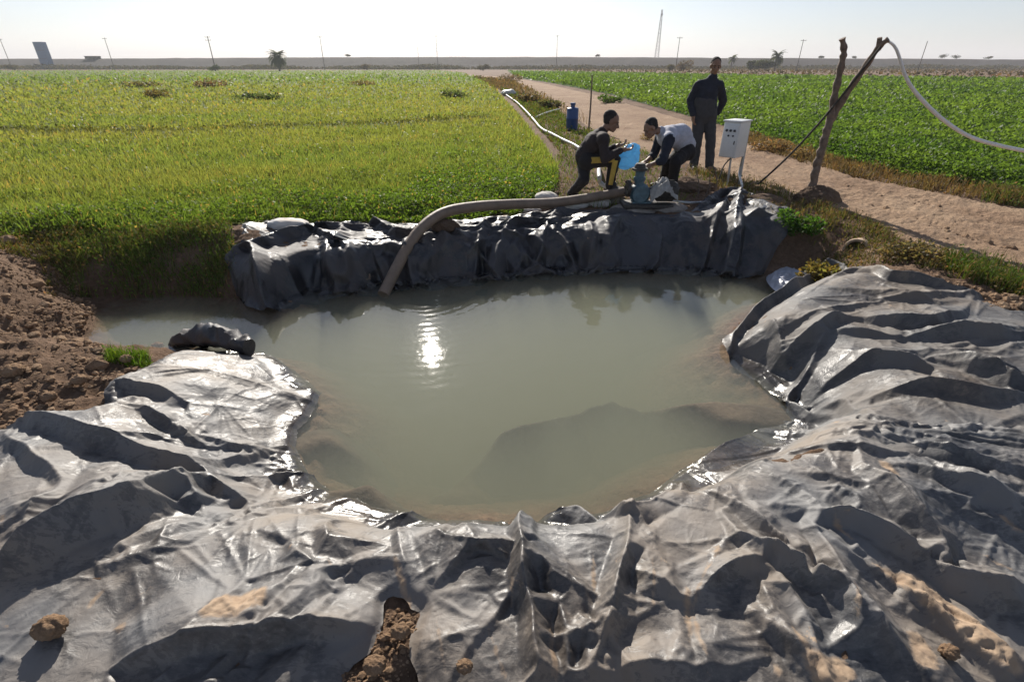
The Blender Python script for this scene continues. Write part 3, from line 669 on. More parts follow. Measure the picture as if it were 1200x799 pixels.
LF = [(-300, -4), (-12, 4.6), at(-200, 300, .45), at(0, 287, .45), at(100, 276, .45), at(200, 272, .45), at(280, 266, .45), at(330, 256, .45), at(500, 255, .45), at(600, 247, .45), at(640, 232, .45), at(655, 215, .45), at(652, 195, .45), at(636, 172, .45), at(618, 150, .45),
      at(600, 128, .45), at(586, 112, .45), at(576, 100, .45), at(572, 95, .45), (-14, 160), (-30, 240), (-420, 240)]
RF = [(-2, 230), at(606, 92, .45), at(648, 98.5, .45), at(712, 111, .45), at(812, 138, .45), at(880, 157, .45), at(960, 183, .45), at(1060, 206, .45), at(1200, 228, .45), (9.5, 6.6), (16, 5.6), (160, 10), (120, 52), at(1200, 95, .45), at(900, 90.5, .45), (20, 160)]
def field(name, P, m, zoff, x0, x1):
    """undulating green ground under the crop"""
    gx = axis(x0, x1, .5, 430, 1.05); gy = axis(4, 26, .3, 300, 1.05); gx = gx[(gx > x0 - 420)]; A, B = np.meshgrid(gx, gy)
    d, nx, ny = poly_sd(P, A, B); ins = d < 0; F_ = gridfaces(*A.shape); F_ = F_[ins.ravel()[F_].any(1)]
    A = np.where(ins, A, nx); B = np.where(ins, B, ny)
    Z_ = zgrid(A, B) + zoff * sstep(0, .4, -d) + .012
    used = np.unique(F_); mp = np.full(A.size, -1); mp[used] = np.arange(len(used))
    return npmesh(name, np.stack([A, B, Z_], -1).reshape(-1, 3)[used], mp[F_], m)
M_fl = soil_mat('green_soil_left', (.10, .13, .025), (.13, .16, .03), (.17, .17, .04), .5, .03)
M_fr = soil_mat('green_soil_right', (.035, .07, .015), (.05, .095, .02), (.07, .11, .025), .5, .03)
tag(field('field_ground', LF, M_fl, .05, -30, 2), kind='structure')
tag(field('field_ground', RF, M_fr, .10, 0, 30), kind='structure')
BUND = np.array([at(-60, 152, .5), at(60, 156, .5), at(200, 155, .5), at(330, 150, .5), at(460, 147, .5), at(560, 140, .5)])
def near_line(x, y, P):
    b = np.full(x.shape, 1e9)
    for i in range(len(P) - 1):
        p, q = P[i], P[i + 1]; d = q - p; t = np.clip(((x - p[0]) * d[0] + (y - p[1]) * d[1]) / (d @ d), 0, 1); b = np.minimum(b, np.hypot(x - p[0] - t * d[0], y - p[1] - t * d[1]))
    return b
# left field: leafy near the bank, thin yellowing blades farther off
def left_crop():
    XY = scatter_polar(230000, 4.5, 300, LF); x, y = XY.T; r = np.hypot(x, y)
    cl = fbm(x * 1.1, y * 1.1, 91, 3); cl2 = fbm(x * .18, y * .25, 92, 3); far = sstep(22, 60, r)
    gz = zgrid(x, y); d, _, _ = poly_sd(LF, x, y); edge = sstep(0, .5, -d); leafy = np.clip(1 - (r - 6.5) / 3.0, 0, 1) + .6 * (x > -1.5) * np.clip(1 - (r - 7) / 8, 0, 1)
    leafy = np.clip(leafy + cl * .5, 0, 1)
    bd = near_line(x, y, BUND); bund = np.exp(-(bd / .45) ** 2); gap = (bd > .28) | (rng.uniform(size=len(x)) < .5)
    H = (.10 + .07 * cl + .05 * leafy) * (.4 + .6 * edge) + .10 * bund
    zz = gz + H * rng.uniform(.15, 1.0, len(x)) ** .7 + .01
    s = np.clip(.0042 * r, .034, .38) * rng.uniform(.6, 1.4, len(x))
    young = np.array([.125, .17, .046]); yel = np.array([.19, .20, .058]); lush = np.array([.085, .145, .024]); deep = np.array([.10, .165, .04])
    t = np.clip(.5 + cl2 * 1.1, 0, 1)
    c = mixcol(young, yel, t * (1 - leafy)); c = c * (1 - leafy[:, None]) + lush * leafy[:, None]
    c = c * .97; band = sstep(40, 75, y); c = c * (1 - band[:, None] * .8) + deep * band[:, None] * .8
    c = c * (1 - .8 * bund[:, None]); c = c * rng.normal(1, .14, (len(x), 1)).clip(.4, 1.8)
    dead = rng.uniform(size=len(x)) < .05; c[dead] = [.26, .20, .07]
    P = np.stack([x, y, zz], 1)
    isl = (rng.uniform(size=len(x)) < .35 + .65 * leafy) & gap; isb = (~isl) & gap
    a = leaves(P[isl], s[isl], c[isl], .45, .6)
    Pb = P[isb].copy(); Pb[:, 2] = gz[isb]; hb = (.10 + .10 * rng.uniform(size=isb.sum()) + .04 * cl[isb]) * (1 + r[isb] * .004)
    b = blades(Pb, hb, c[isb] * 1.1, np.maximum(.0045, .0007 * r[isb]), .6)
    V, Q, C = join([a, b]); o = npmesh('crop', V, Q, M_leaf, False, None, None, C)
    tag(o, 'yellow green young crop covering the field on the left', 'crop', kind='stuff')
left_crop()
def right_crop():
    XY = scatter_polar(210000, 7, 230, RF, 10); x, y = XY.T; r = np.hypot(x, y)
    cl = fbm(x * .9, y * .9, 101, 3); cl2 = fbm(x * .2, y * .2, 102, 3)
    gz = zgrid(x, y); d, _, _ = poly_sd(RF, x, y); edge = sstep(0, .35, -d)
    H = (.26 + .12 * cl) * (.35 + .65 * edge)
    zz = gz + H * rng.uniform(.1, 1.0, len(x)) ** .6
    s = np.clip(.0043 * r, .05, .36) * rng.uniform(.6, 1.4, len(x))
    c = mixcol([.055, .11, .022], [.10, .16, .032], np.clip(.5 + cl2 + .6 * cl, 0, 1)) * rng.normal(1, .17, (len(x), 1)).clip(.4, 1.8)
    V, Q, C = leaves(np.stack([x, y, zz], 1), s, c, .35, .7)
    o = npmesh('crop', V, Q, M_leaf, False, None, None, C); tag(o, 'lush dark green leafy crop filling the field right of the dirt road', 'crop', kind='stuff')
right_crop()
# grass and dry weeds on banks and verges
def patch_points(n, P):
    P = np.asarray(P); x0, y0 = P.min(0); x1, y1 = P.max(0); out = []; g = 0
    while g < n:
        x = rng.uniform(x0, x1, n * 2); y = rng.uniform(y0, y1, n * 2); d, _, _ = poly_sd(P, x, y)
        i = (d < 0) & (fbm(x * 2.2, y * 2.2, 111, 3) + rng.uniform(-.35, .55, len(x)) > 0); out.append(np.stack([x[i], y[i]], 1)); g += i.sum()
    return np.concatenate(out)[:n]
parts = []
GREEN = (.06, .115, .018); DRY = (.17, .12, .06); OLIVE = (.10, .11, .03); BROWN = (.10, .065, .04)
for pix, n, h, col, dryf, lv, *zz_ in [
        ([(70, 282), (150, 274), (275, 268), (278, 345), (220, 342), (140, 345), (90, 330)], 9000, .09, (.10, .145, .03), .22, .4),
        ([(70, 300), (278, 290), (285, 352), (150, 356), (85, 366)], 9000, .11, (.10, .14, .03), .2, .3, .12),
        ([(60, 320), (100, 310), (95, 350), (50, 360)], 900, .07, OLIVE, .5, .3, .2),
        ([(140, 330), (278, 325), (278, 350), (150, 352)], 2500, .14, (.09, .10, .03), .3, .1),
        ([(0, 285), (100, 276), (90, 300), (0, 305)], 2500, .10, OLIVE, .4, .4),
        ([(640, 240), (655, 180), (600, 118), (585, 104), (640, 122), (680, 150), (720, 165), (770, 185), (800, 205), (830, 222), (805, 245), (700, 246)], 16000, .11, (.10, .145, .022), .2, .35),
        ([(800, 200), (900, 215), (960, 240), (1010, 256), (960, 270), (900, 262), (840, 232)], 3000, .12, OLIVE, .5, .3),
        ([(950, 240), (1010, 256), (1080, 290), (1200, 338), (1200, 350), (1100, 322), (1030, 300), (985, 300)], 3800, .09, OLIVE, .45, .3),
        ([(1100, 300), (1200, 318), (1200, 345), (1110, 325)], 2500, .14, (.07, .11, .02), .2, .3),
        ([(120, 395), (165, 392), (170, 408), (118, 410)], 500, .09, (.10, .17, .02), .0, .1),
        ([(555, 92), (600, 96), (640, 115), (690, 145), (700, 152), (650, 132), (600, 112), (575, 104)], 3500, .3, (.12, .10, .045), .7, .2),
        ([(860, 155), (960, 185), (1060, 208), (1200, 232), (1200, 245), (1060, 222), (960, 200), (870, 170)], 6000, .15, (.14, .10, .045), .75, .2),
        ([(1150, 226), (1200, 232), (1200, 246), (1150, 238)], 900, .14, (.09, .12, .03), .3, .4)]:
    P = patch_points(n, [at(*p, zz_[0] if zz_ else .42) for p in pix]); x, y = P.T; z = zgrid(x, y); r = np.hypot(x, y)
    dp, _, _ = poly_sd(POND, x, y); ok = dp > -.02; x, y, z, r = x[ok], y[ok], z[ok], r[ok]; n = len(x)
    dry = rng.uniform(size=n) < dryf; c = np.where(dry[:, None], tint(n, DRY, .3), tint(n, col, .3)); P3 = np.stack([x, y, z - .01], 1)
    k = rng.uniform(size=n) < lv; hh = h * rng.uniform(.3, 1.2, n) * (1 + .5 * fbm(x * 1.7, y * 1.7, 5, 2))
    Pl = P3[k].copy(); Pl[:, 2] += hh[k] * rng.uniform(.2, 1, k.sum())
    parts.append(leaves(Pl, np.maximum(.03, .004 * r[k]), c[k], .4, .6)); parts.append(blades(P3[~k], hh[~k], c[~k], np.maximum(.003, .0006 * r[~k]), .7))
V, Q, C = join(parts); o = npmesh('bank_grass', V, Q, M_dry, False, None, None, C)
tag(o, 'patchy green and dry grass on the banks and road verges', 'grass', kind='stuff')
def bush(px, py, w, h, col, n, label, group=None, z=.45, name='bush', cat='bush', leafs=.045, dryst=.3, y=None):
    x, yy = at(px, py, z) if y is None else tuple(aty(px, py, y))[:2]
    gz = float(zgrid(np.array([[x]]), np.array([[yy]]))[0, 0]); t = empty(name, (x, yy, gz), label, cat, group)
    lob = [(rng.uniform(-.45, .45) * w, rng.uniform(-.4, .4) * w, h * rng.uniform(.25, .6), rng.uniform(.25, .5) * w) for _ in range(9)]
    P = []
    for i in range(n):
        l = lob[rng.integers(9)]; v = rng.normal(size=3); v /= np.linalg.norm(v); v *= rng.uniform(.5, 1.0) ** .5 * rng.uniform(.8, 1.15); P.append((l[0] + v[0] * l[3] * .8, l[1] + v[1] * l[3] * .8, max(.01, l[2] + v[2] * h * .42)))
    P = np.array(P); V, Q, C = leaves(P, leafs * rng.uniform(.6, 1.5, n), tint(n, col, .3), .35, .5)
    npmesh('foliage', V, Q, M_leaf, False, t, None, C)
    m = 26; B0 = np.zeros((m, 3)); B0[:, :2] = rng.normal(0, .08 * w, (m, 2)); V, Q, C = blades(B0, h * rng.uniform(.5, 1.05, m), tint(m, BROWN, .2), max(.004, .012 * w), .9)
    npmesh('stems', V, Q, M_dry, False, t, None, C)
    return t
bush(930, 262, .42, .26, (.045, .10, .018), 1500, 'green leafy bush at the foot of the forked pole', leafs=.04)
bush(972, 306, .34, .26, (.12, .10, .035), 1300, 'olive and brown spiky bush hanging over the clay pipe', leafs=.05, z=.35)
bush(1068, 300, .42, .17, (.11, .09, .05), 1200, 'low dry brown bush on the grassy verge right of the clay pipe', leafs=.035)
bush(905, 178, .62, .28, (.15, .10, .06), 1500, 'dry brown bush on the far road edge behind the electric box', leafs=.045)
bush(935, 185, .5, .2, (.13, .09, .05), 900, 'low brown weed clump between the road and the forked pole', leafs=.04)
bush(760, 165, .3, .2, (.15, .11, .05), 400, 'small dry weed on the road edge above the bending man', leafs=.03)
for px, py, w, h, c, l in [(596, 96, 2.6, .9, (.10, .075, .055), 'dark brown scrub at the far left end of the dirt road'), (620, 121, 1.0, .45, (.10, .08, .045), 'brown scrub clump left of the blue canister by the white hose'),
                         (641, 128, .9, .35, (.07, .07, .035), 'dark scrub clump just left of the blue canister'), (180, 117, 1.3, .5, (.12, .10, .04), 'nearest brown weed tuft standing in the left field'), (243, 104, 2.2, .7, (.12, .08, .05), 'reddish brown weed tuft in the left field near the palm'),
                         (168, 104, 2.6, .5, (.11, .10, .05), 'wide low weed patch at the back of the left field'), (425, 102, 2.0, .5, (.13, .11, .05), 'pale weed patch in the left field right of the palm'), (530, 117, 1.2, .4, (.06, .08, .03), 'dark green weed tuft in the left field near the hose'),
                         (305, 119, 1.8, .35, (.05, .075, .03), 'low dark weed patch in the middle of the left field'), (745, 101, 2.2, .5, (.05, .08, .03), 'dark low bush in the right field left of the standing man'), (666, 100, 1.0, .4, (.05, .08, .02), 'small dark bush at the right field edge behind the canister'), (715, 121, .9, .35, (.05, .09, .02), 'dark leafy clump on the field edge right of the thin post')]:
    bush(px, py, w, h, c, 500, l, leafs=.10 + .03 * w)
# ------------------------------------------------------------------ solid objects
def tube_data(P, R, n=14, caps=True, ell=None):
    P = [Vector(p) for p in P]; m = len(P)
    R = [R] * m if isinstance(R, (int, float)) else R
    T = [(P[min(i + 1, m - 1)] - P[max(i - 1, 0)]).normalized() for i in range(m)]
    a = T[0].orthogonal().normalized(); V = []
    for i in range(m):
        a = (a - T[i] * a.dot(T[i])).normalized(); b = T[i].cross(a)
        for k in range(n):
            w_ = 2 * math.pi * k / n; V.append(P[i] + (a * math.cos(w_) + b * math.sin(w_)) * R[i])
    Fc = [[i * n + k, i * n + (k + 1) % n, (i + 1) * n + (k + 1) % n, (i + 1) * n + k] for i in range(m - 1) for k in range(n)]
    if caps: Fc += [list(range(n))[::-1], [(m - 1) * n + k for k in range(n)]]
    return [tuple(v) for v in V], Fc
def spline(P, n):
    P = [Vector(p) for p in P]; out = []
    for i in range(len(P) - 1):
        p0 = P[max(i - 1, 0)]; p1 = P[i]; p2 = P[i + 1]; p3 = P[min(i + 2, len(P) - 1)]
        for k in range(n):
            t = k / n; out.append(.5 * ((2 * p1) + (p2 - p0) * t + (2 * p0 - 5 * p1 + 4 * p2 - p3) * t * t + (3 * p1 - p0 - 3 * p2 + p3) * t ** 3))
    out.append(P[-1]); return out
class MB:
    def __init__(s): s.v = []; s.f = []
    def add(s, V, Fc):
        o = len(s.v); s.v += [tuple(v) for v in V]; s.f += [[i + o for i in f] for f in Fc]; return s
    def tube(s, P, R, n=14): return s.add(*tube_data(P, R, n))
    def box(s, c, d, rot=None, bev=0.0):
        bm = bmesh.new(); bmesh.ops.create_cube(bm, size=1)
        for v in bm.verts: v.co = Vector((v.co.x * d[0], v.co.y * d[1], v.co.z * d[2]))
        if bev: bmesh.ops.bevel(bm, geom=bm.edges[:] , offset=bev, segments=3, affect='EDGES', profile=.5)
        M = (Matrix.Translation(c) @ (rot.to_4x4() if rot is not None else Matrix()))
        bm.verts.ensure_lookup_table(); s.add([M @ v.co for v in bm.verts], [[v.index for v in f.verts] for f in bm.faces]); bm.free(); return s
    def lathe(s, prof, c, axis=(0, 0, 1), n=28):
        q = Vector((0, 0, 1)).rotation_difference(Vector(axis)); V = []
        for r, z in prof:
            for k in range(n):
                a = 2 * math.pi * k / n; V.append(Vector(c) + q @ Vector((r * math.cos(a), r * math.sin(a), z)))
        m = len(prof); Fc = [[i * n + k, i * n + (k + 1) % n, (i + 1) * n + (k + 1) % n, (i + 1) * n + k] for i in range(m - 1) for k in range(n)]
        Fc += [list(range(n))[::-1], [(m - 1) * n + k for k in range(n)]]; return s.add(V, Fc)
    def build(s, name, m, parent=None, smooth=True, loc=None, auto=True):
        me = bpy.data.meshes.new(name); V = s.v
        if parent is not None:
            o_ = parent.location; V = [(v[0] - o_.x, v[1] - o_.y, v[2] - o_.z) for v in V]
        elif loc is not None: V = [(v[0] - loc[0], v[1] - loc[1], v[2] - loc[2]) for v in V]
        me.from_pydata(V, [], s.f); me.materials.append(m)
        if smooth:
            me.polygons.foreach_set('use_smooth', [True] * len(me.polygons))
            if auto: me.set_sharp_from_angle(angle=math.radians(40))
        o = bpy.data.objects.new(name, me)
        if loc is not None: o.location = loc
        return link(o, parent)
def rock(center, r, seed, sq=(1, 1, 1), amp=.28, n=4, fr=1.6):
    bm = bmesh.new(); bmesh.ops.create_icosphere(bm, subdivisions=n, radius=1)
    co = np.array([v.co for v in bm.verts]); q = co * fr
    d = 1 + amp * (fbm(q[:, 0] + q[:, 2] * .7, q[:, 1] - q[:, 2] * .6, seed, 4) + .6 * ridged(q[:, 1] * 1.7 + 5, q[:, 2] * 1.7 + q[:, 0], seed + 9, 3) - .3)
    co = co * d[:, None] * r * np.array(sq) + np.array(center); F_ = [[v.index for v in f.verts] for f in bm.faces]; bm.free()
    return co, F_
def gz(x, y): return ground_z(x, y)
M_pipe = simple('brown_pipe', (.20, .145, .105), .6, .2, 8, bumpd=.004)
M_white = simple('white_hose', (.48, .47, .44), .5, .12, 20)
M_wood = simple('grey_brown_wood', (.17, .125, .095), .85, .45, 18, bumpd=.01)
M_rope = simple('dark_rope', (.05, .045, .04), .9, .3, 60)
M_wire = simple('pale_cable', (.70, .70, .68), .5, .1, 30)
M_cab = simple('cabinet_paint', (.66, .67, .66), .45, .08, 6)
M_metal = simple('galvanised_post', (.42, .44, .45), .45, .2, 20, metallic=.6)
M_pump = simple('blue_pump_paint', (.065, .12, .15), .5, .35, 14, bumpd=.003)
M_iron = simple('dark_iron', (.06, .055, .05), .6, .4, 30, metallic=.5, bumpd=.003)
M_blue = simple('blue_drum', (.012, .05, .17), .45, .15, 6)
M_conc = simple('pale_stone', (.52, .49, .44), .9, .22, 9, bumpd=.01)
M_concd = simple('worn_concrete', (.24, .21, .18), .95, .3, 10, bumpd=.01)
M_clothw = simple('dirty_white_cloth', (.32, .31, .29), .9, .3, 12, bumpd=.01)
M_clay = simple('clay_pipe', (.46, .34, .24), .85, .2, 9, bumpd=.006)
M_label = simple('black_print', (.03, .03, .035), .5)

# thick pipe from the pump into the pond
PUMP = Vector((*at(746, 240, .5), .5))
pd = [(738, 224, 6.95), (700, 231, 6.75), (650, 238, 6.5), (600, 240, 6.25), (555, 243, 6.0), (520, 250, 5.75), (495, 267, 5.5), (478, 290, 5.28), (466, 312, 5.1), (456, 332, 4.95), (449, 346, 4.82)]
pts = spline([aty(*p) for p in pd], 14)
t = MB().tube(pts, .060, 20).build('suction_pipe', M_pipe); tag(t, 'thick brown suction pipe curving from the pump down into the pond', 'pipe')
# rope tie / clod resting against the pipe
V, Fc = rock(aty(521, 266, 5.72), .11, 5, (1.4, 1, .75)); tag(MB().add(V, Fc).build('dirt_clod', M_mound), 'large dark clod on the far sheet right of the pipe bend', 'dirt clod')

# pump: casing, outlet, motor, coupling, base
T = empty('water_pump', PUMP, 'blue water pump with the thick pipe bolted to its side', 'pump')
x, y, z = PUMP
b = MB(); b.lathe([(.02, -.08), (.10, -.08), (.125, -.05), (.13, 0), (.125, .05), (.10, .08), (.03, .08)], (x + .02, y, z + .14), (0, 1, 0)); b.box((x + .05, y, z + .02), (.24, .14, .05), None, .01); b.box((x + .02, y, z + .16), (.05, .12, .3), None, .01); b.lathe([(.06, 0), (.065, .02), (.058, .10), (.075, .13), (.075, .155), (.055, .16), (.06, .225), (.08, .24)], (x, y, z + .18), n=16); b.build('casing', M_pump, T)
b = MB(); b.lathe([(.07, 0), (.095, 0), (.095, .025), (.07, .025), (.065, .06), (.05, .08), (.0, .085)], (x - .01, y, z + .42)); b.build('outlet', M_iron, T)
b = MB(); b.lathe([(.10, -.02), (.10, .02)], (x - .13, y, z + .20), (1, 0, 0))
for k in range(6): b.lathe([(.012, -.035), (.012, .035)], (x - .13, y + .08 * math.cos(k * 1.047), z + .20 + .08 * math.sin(k * 1.047)), (1, 0, 0), 6)
b.build('inlet_flange', M_iron, T)
b = MB(); b.lathe([(.04, -.03), (.04, .12)], (x + .12, y, z + .17), (1, 0, 0)); b.build('shaft', M_iron, T)
b = MB(); b.lathe([(.05, 0), (.105, .01), (.115, .03), (.115, .25), (.10, .28), (.04, .30)], (x + .2, y, z + .17), (1, 0, 0))
for k in range(18):
    a = 2 * math.pi * k / 18; b.box((x + .34, y + .12 * math.cos(a), z + .17 + .12 * math.sin(a)), (.2, .006, .02), Matrix.Rotation(-a + math.pi / 2, 3, 'X'))
b.build('motor', M_iron, T)
b = MB(); b.box((x + .12, y, z + .0), (.62, .3, .05), None, .008); b.build('base_frame', M_iron, T)
# cloth thrown over the motor
def drape(cx, cy, cz, rx, ry, h, seed, m, name, label, cat):
    n = 60; u = np.linspace(-1, 1, n); A, B = np.meshgrid(u, u); r = np.hypot(A, B)
    top = np.sqrt(np.clip(1 - (B * .95) ** 2, 0, 1)) * .5 + .5 * np.exp(-(A * 1.1) ** 2) ; Z_ = h * (top - .25 * r) + .025 * fbm(A * 2.5, B * 2.5, seed, 3) * 2 + .02 * ridged(A * 3, B * 3, seed + 3, 2)
    V = np.stack([cx + A * rx, cy + B * ry * (1 - .12 * np.abs(A)), cz + Z_], -1).reshape(-1, 3); o = npmesh(name, V, gridfaces(n, n), m)
    s_ = o.modifiers.new('s', 'SOLIDIFY'); s_.thickness = .006; tag(o, label, cat); return o
drape(x + .30, y - .02, z + .06, .17, .17, .26, 14, M_clothw, 'cloth', 'dirty white cloth thrown over the pump motor', 'cloth')
b = MB(); V, Fc = rock((x - .02, y + .02, z - .1), .2, 31, (1.6, 1.2, .5), .12); b.add(V, Fc); tag(b.build('concrete_block', M_concd), 'worn concrete block the blue pump stands on', 'block')
b = MB(); V, Fc = rock((x + .42, y - .02, z - .05), .16, 33, (1.4, 1.1, .45), .15); b.add(V, Fc); tag(b.build('concrete_block', M_concd), 'low rough concrete block under the pump motor', 'block')
for px, py, yy, r, sq, l in [(640, 232, 6.95, .13, (1.2, 1, .6), 'leftmost pale stone behind the thick pipe'), (668, 240, 6.75, .15, (1.7, 1, .45), 'long flat pale stone under the thick pipe'), (700, 238, 6.85, .14, (1.3, 1, .5), 'pale stone beside the front foot of the crouching man'), (622, 247, 6.7, .09, (1.5, 1, .5), 'small pale stone at the sheet edge left of the others')]:
    V, Fc = rock(aty(px, py, yy), r, int(px), sq, .16); tag(MB().add(V, Fc).build('pale_stone', M_conc), l, 'stone', 'pale stones beside the pump')
# short dark stand under the pipe
p = aty(583, 250, 6.5); b = MB(); b.tube([p + Vector((-.07, 0, -.12)), p + Vector((0, 0, .07))], [.05, .03], 8).tube([p + Vector((.07, 0, -.12)), p + Vector((0, 0, .07))], [.05, .03], 8); tag(b.build('pipe_prop', M_mound), 'dark prop of mud and wood holding up the thick pipe', 'pipe prop')

# white hose looping behind the crouching man and running off along the field edge
def gpt(px, py, h=.03, z=.45):
    a = at(px, py, z); return Vector((a[0], a[1], gz(*a) + h))
pts = spline([gpt(590, 106, .08), gpt(592, 112, .08), gpt(598, 117, .08), gpt(606, 123, .08), gpt(614, 131, .08), gpt(624, 142, .07), gpt(634, 153, .06), gpt(646, 160, .06), gpt(660, 168, .08), gpt(676, 176, .08), gpt(698, 192, .06)] + [aty(702, 205, 7.4), aty(703, 214, 7.3), aty(712, 220, 7.15), aty(726, 222, 7.05)], 10)
n_ = len(pts); t = MB().tube(pts, [.034 - .004 * min(1, i / 80) for i in range(n_)], 12).build('white_hose', M_white); tag(t, 'long white hose running from the pump along the edge of the left field', 'hose')
pts = spline([gpt(628, 140, .05), gpt(640, 135, .06), gpt(655, 131, .08)], 8); tag(MB().tube(pts, .035, 8).build('short_pipe', M_white), 'short pale pipe lying in the verge left of the blue canister', 'pipe')
m_ = MB(); c0 = gpt(596, 113, .1)
for k in range(5): V, Fc = rock(c0 + Vector((rng.uniform(-.2, .2), rng.uniform(-.25, .25), rng.uniform(0, .12))), .3, 60 + k, (1, 1, .5), .3, 3); m_.add(V, Fc)
tag(m_.build('white_rag', M_white), 'crumpled white rag heap at the far end of the white hose', 'rag')

# blue canister and thin post by the road
bx, by = at(670, 153, .45); T = empty('blue_canister', (bx, by, gz(bx, by)), 'blue plastic canister with a neck standing in the verge', 'canister')
z0 = T.location.z; b = MB(); b.lathe([(.10, 0), (.15, .01), (.165, .04), (.165, .30), (.172, .31), (.172, .34), (.165, .35), (.165, .55), (.155, .585), (.12, .60), (.06, .605)], (bx, by, z0)); b.build('body', M_blue, T)
b = MB(); b.lathe([(.06, 0), (.06, .07), (.075, .07), (.075, .12), (.02, .125)], (bx, by, z0 + .6)); b.build('neck', M_blue, T)
p0 = gpt(690, 151, -.1); p1 = aty(694, 89, p0.y); tag(MB().tube([p0, (p0 + p1) / 2 + Vector((.01, 0, 0)), p1], [.028, .024, .02], 8).build('wooden_post', M_wood), 'thin bare wooden post standing at the road edge right of the canister', 'post')

# forked pole
fx, fy = at(950, 233, .45); base = Vector((fx, fy, gz(fx, fy)))
T = empty('forked_pole', base, 'forked grey wooden pole leaning on a dirt mound beside the road', 'pole')
def yo(px, py, dy=0): return aty(px, py, fy + dy)
P = spline([yo(949, 236), yo(955, 205), yo(962, 178), yo(970, 150), yo(975, 132)], 8); n_ = len(P)
P = [p + Vector((rng.normal(0, .006), rng.normal(0, .006), 0)) for p in P]
MB().tube(P, [.053 - .008 * i / n_ + .004 * math.sin(i * 1.7) for i in range(n_)], 12).build('trunk', M_wood, T)
P = spline([yo(974, 138), yo(977, 118), yo(982, 95), yo(987, 72), yo(989, 60), yo(987, 46)], 6); n_ = len(P)
MB().tube(P, [.044 - .012 * i / n_ + .007 * math.sin(i * 1.3) for i in range(n_)], 10).build('branch', M_wood, T)
P = spline([yo(974, 142), yo(984, 124, -.02), yo(1000, 99, -.12), yo(1016, 76, -.25), yo(1030, 56, -.36), yo(1041, 47, -.42)], 6); n_ = len(P)
MB().tube(P, [.043 - .014 * i / n_ + .005 * math.sin(i * 1.1) for i in range(n_)], 10).build('branch', M_wood, T)
MB().tube([yo(1029, 60, -.35), yo(1031, 45, -.37)], [.03, .026], 8).build('branch_stub', M_wood, T)
A_ = gpt(888, 218, .05); tip = yo(1032, 56, -.46); P = [A_.lerp(tip, k / 20) + Vector((0, 0, -.13 * math.sin(math.pi * k / 20))) for k in range(21)]
t = MB().tube(P, .014, 8).build('stay_rope', M_rope); tag(t, 'dark rope stretched from the ground up to the forked pole top', 'rope')
P = spline([aty(1038, 48, fy - .42), aty(1050, 58, fy - .42), aty(1062, 92, fy - .42), aty(1078, 115, fy - .42), aty(1104, 140, fy - .43), aty(1135, 160, fy - .46), aty(1170, 171, fy - .5), aty(1212, 179, fy - .6), aty(1270, 184, fy - .8)], 10)
n_ = len(P); tag(MB().tube(P, [.011 + .011 * min(1, i / 30) for i in range(n_)], 10).build('pale_cable', M_wire), 'thick white cable hanging from the forked pole tip to the right', 'cable')
V, Fc = rock(base + Vector((0.02, -.12, -.03)), .26, 77, (1.2, 1.0, .95), .22, 5, 2.2); tag(MB().add(V, Fc).build('dirt_mound', M_mound), 'dark mound of earth packed around the foot of the forked pole', 'dirt mound')
V, Fc = rock((*at(880, 240, .45), .42), .25, 78, (1.8, 1.2, .6), .3, 5, 2.2); tag(MB().add(V, Fc).build('dirt_mound', M_mound), 'brown earth heap behind the bunched black sheet hump', 'dirt mound')
V, Fc = rock((*at(805, 222, .45), .46), .26, 79, (1.8, 1.1, .5), .35, 5, 2.2); tag(MB().add(V, Fc).build('dirt_mound', M_mound), 'low earth heap at the feet of the bending man', 'dirt mound')

# electric cabinet on two posts
ex, ey = at(862, 216, .45); ez = gz(ex, ey); T = empty('electric_cabinet', (ex, ey, ez), 'pale grey electric cabinet on two thin posts beside the road', 'electric box')
zt = aty(862, 143, ey).z; zb = aty(862, 184, ey).z; R = Matrix.Rotation(math.radians(42), 3, 'Z'); c = Vector((aty(861, 163, ey).x, ey, (zt + zb) / 2)); hh = zt - zb
MB().box(c, (.31, .25, hh), R, .008).build('case', M_cab, T)
MB().box(c + Vector((0, 0, hh / 2 + .012)), (.34, .28, .022), R, .005).build('lid', M_cab, T)
MB().box(c + R @ Vector((-.162, 0, -.01)), (.012, .215, hh - .05), R, .004).build('door', M_cab, T)
for k, (yy_, zz_, s_) in enumerate([(-.06, .13, .03), (.0, .13, .03), (.06, .13, .03), (-.05, .06, .02), (.02, .06, .022)]): MB().lathe([(.002, 0), (s_ * .6, 0), (s_ * .6, .012), (.002, .014)], c + R @ Vector((-.168, yy_, zz_)), R @ Vector((-1, 0, 0)), 14).build('gauge', M_label, T)
MB().box(c + R @ Vector((-.172, -.085, -.03)), (.012, .014, .05), R, .003).build('handle', M_iron, T)
pa = c + Vector((-.0, 0, -hh / 2)); pb = c + R @ Vector((.17, -.10, 0))
MB().tube([pa, Vector((pa.x + .03, pa.y, ez - .1))], .016, 8).build('leg', M_metal, T)
MB().tube([pb + Vector((0, 0, hh / 2 - .02)), Vector((pb.x + .03, pb.y, ez - .1))], .018, 8).build('leg', M_metal, T)
def ay(p, h=.0): return Vector(p) + Vector((0, 0, h))
P = spline([pa + Vector((.02, 0, 0)), pa + Vector((-.10, -.05, -.12)), pa + Vector((-.16, -.1, -.3)), gpt(838, 212, .03), gpt(800, 222, .05), Vector((PUMP.x + .5, PUMP.y, PUMP.z + .12))], 8)
tag(MB().tube(P, .010, 6).build('power_cord', M_rope), 'thin dark power cord from the electric cabinet to the pump', 'cord')
P = spline([pb + Vector((.0, 0, -.25)), Vector((pb.x, pb.y, ez + .16)), aty(868, 222, 7.4), aty(840, 234, 7.0), aty(815, 238, 6.7), aty(780, 236, 6.8), aty(760, 236, 6.9)], 8)
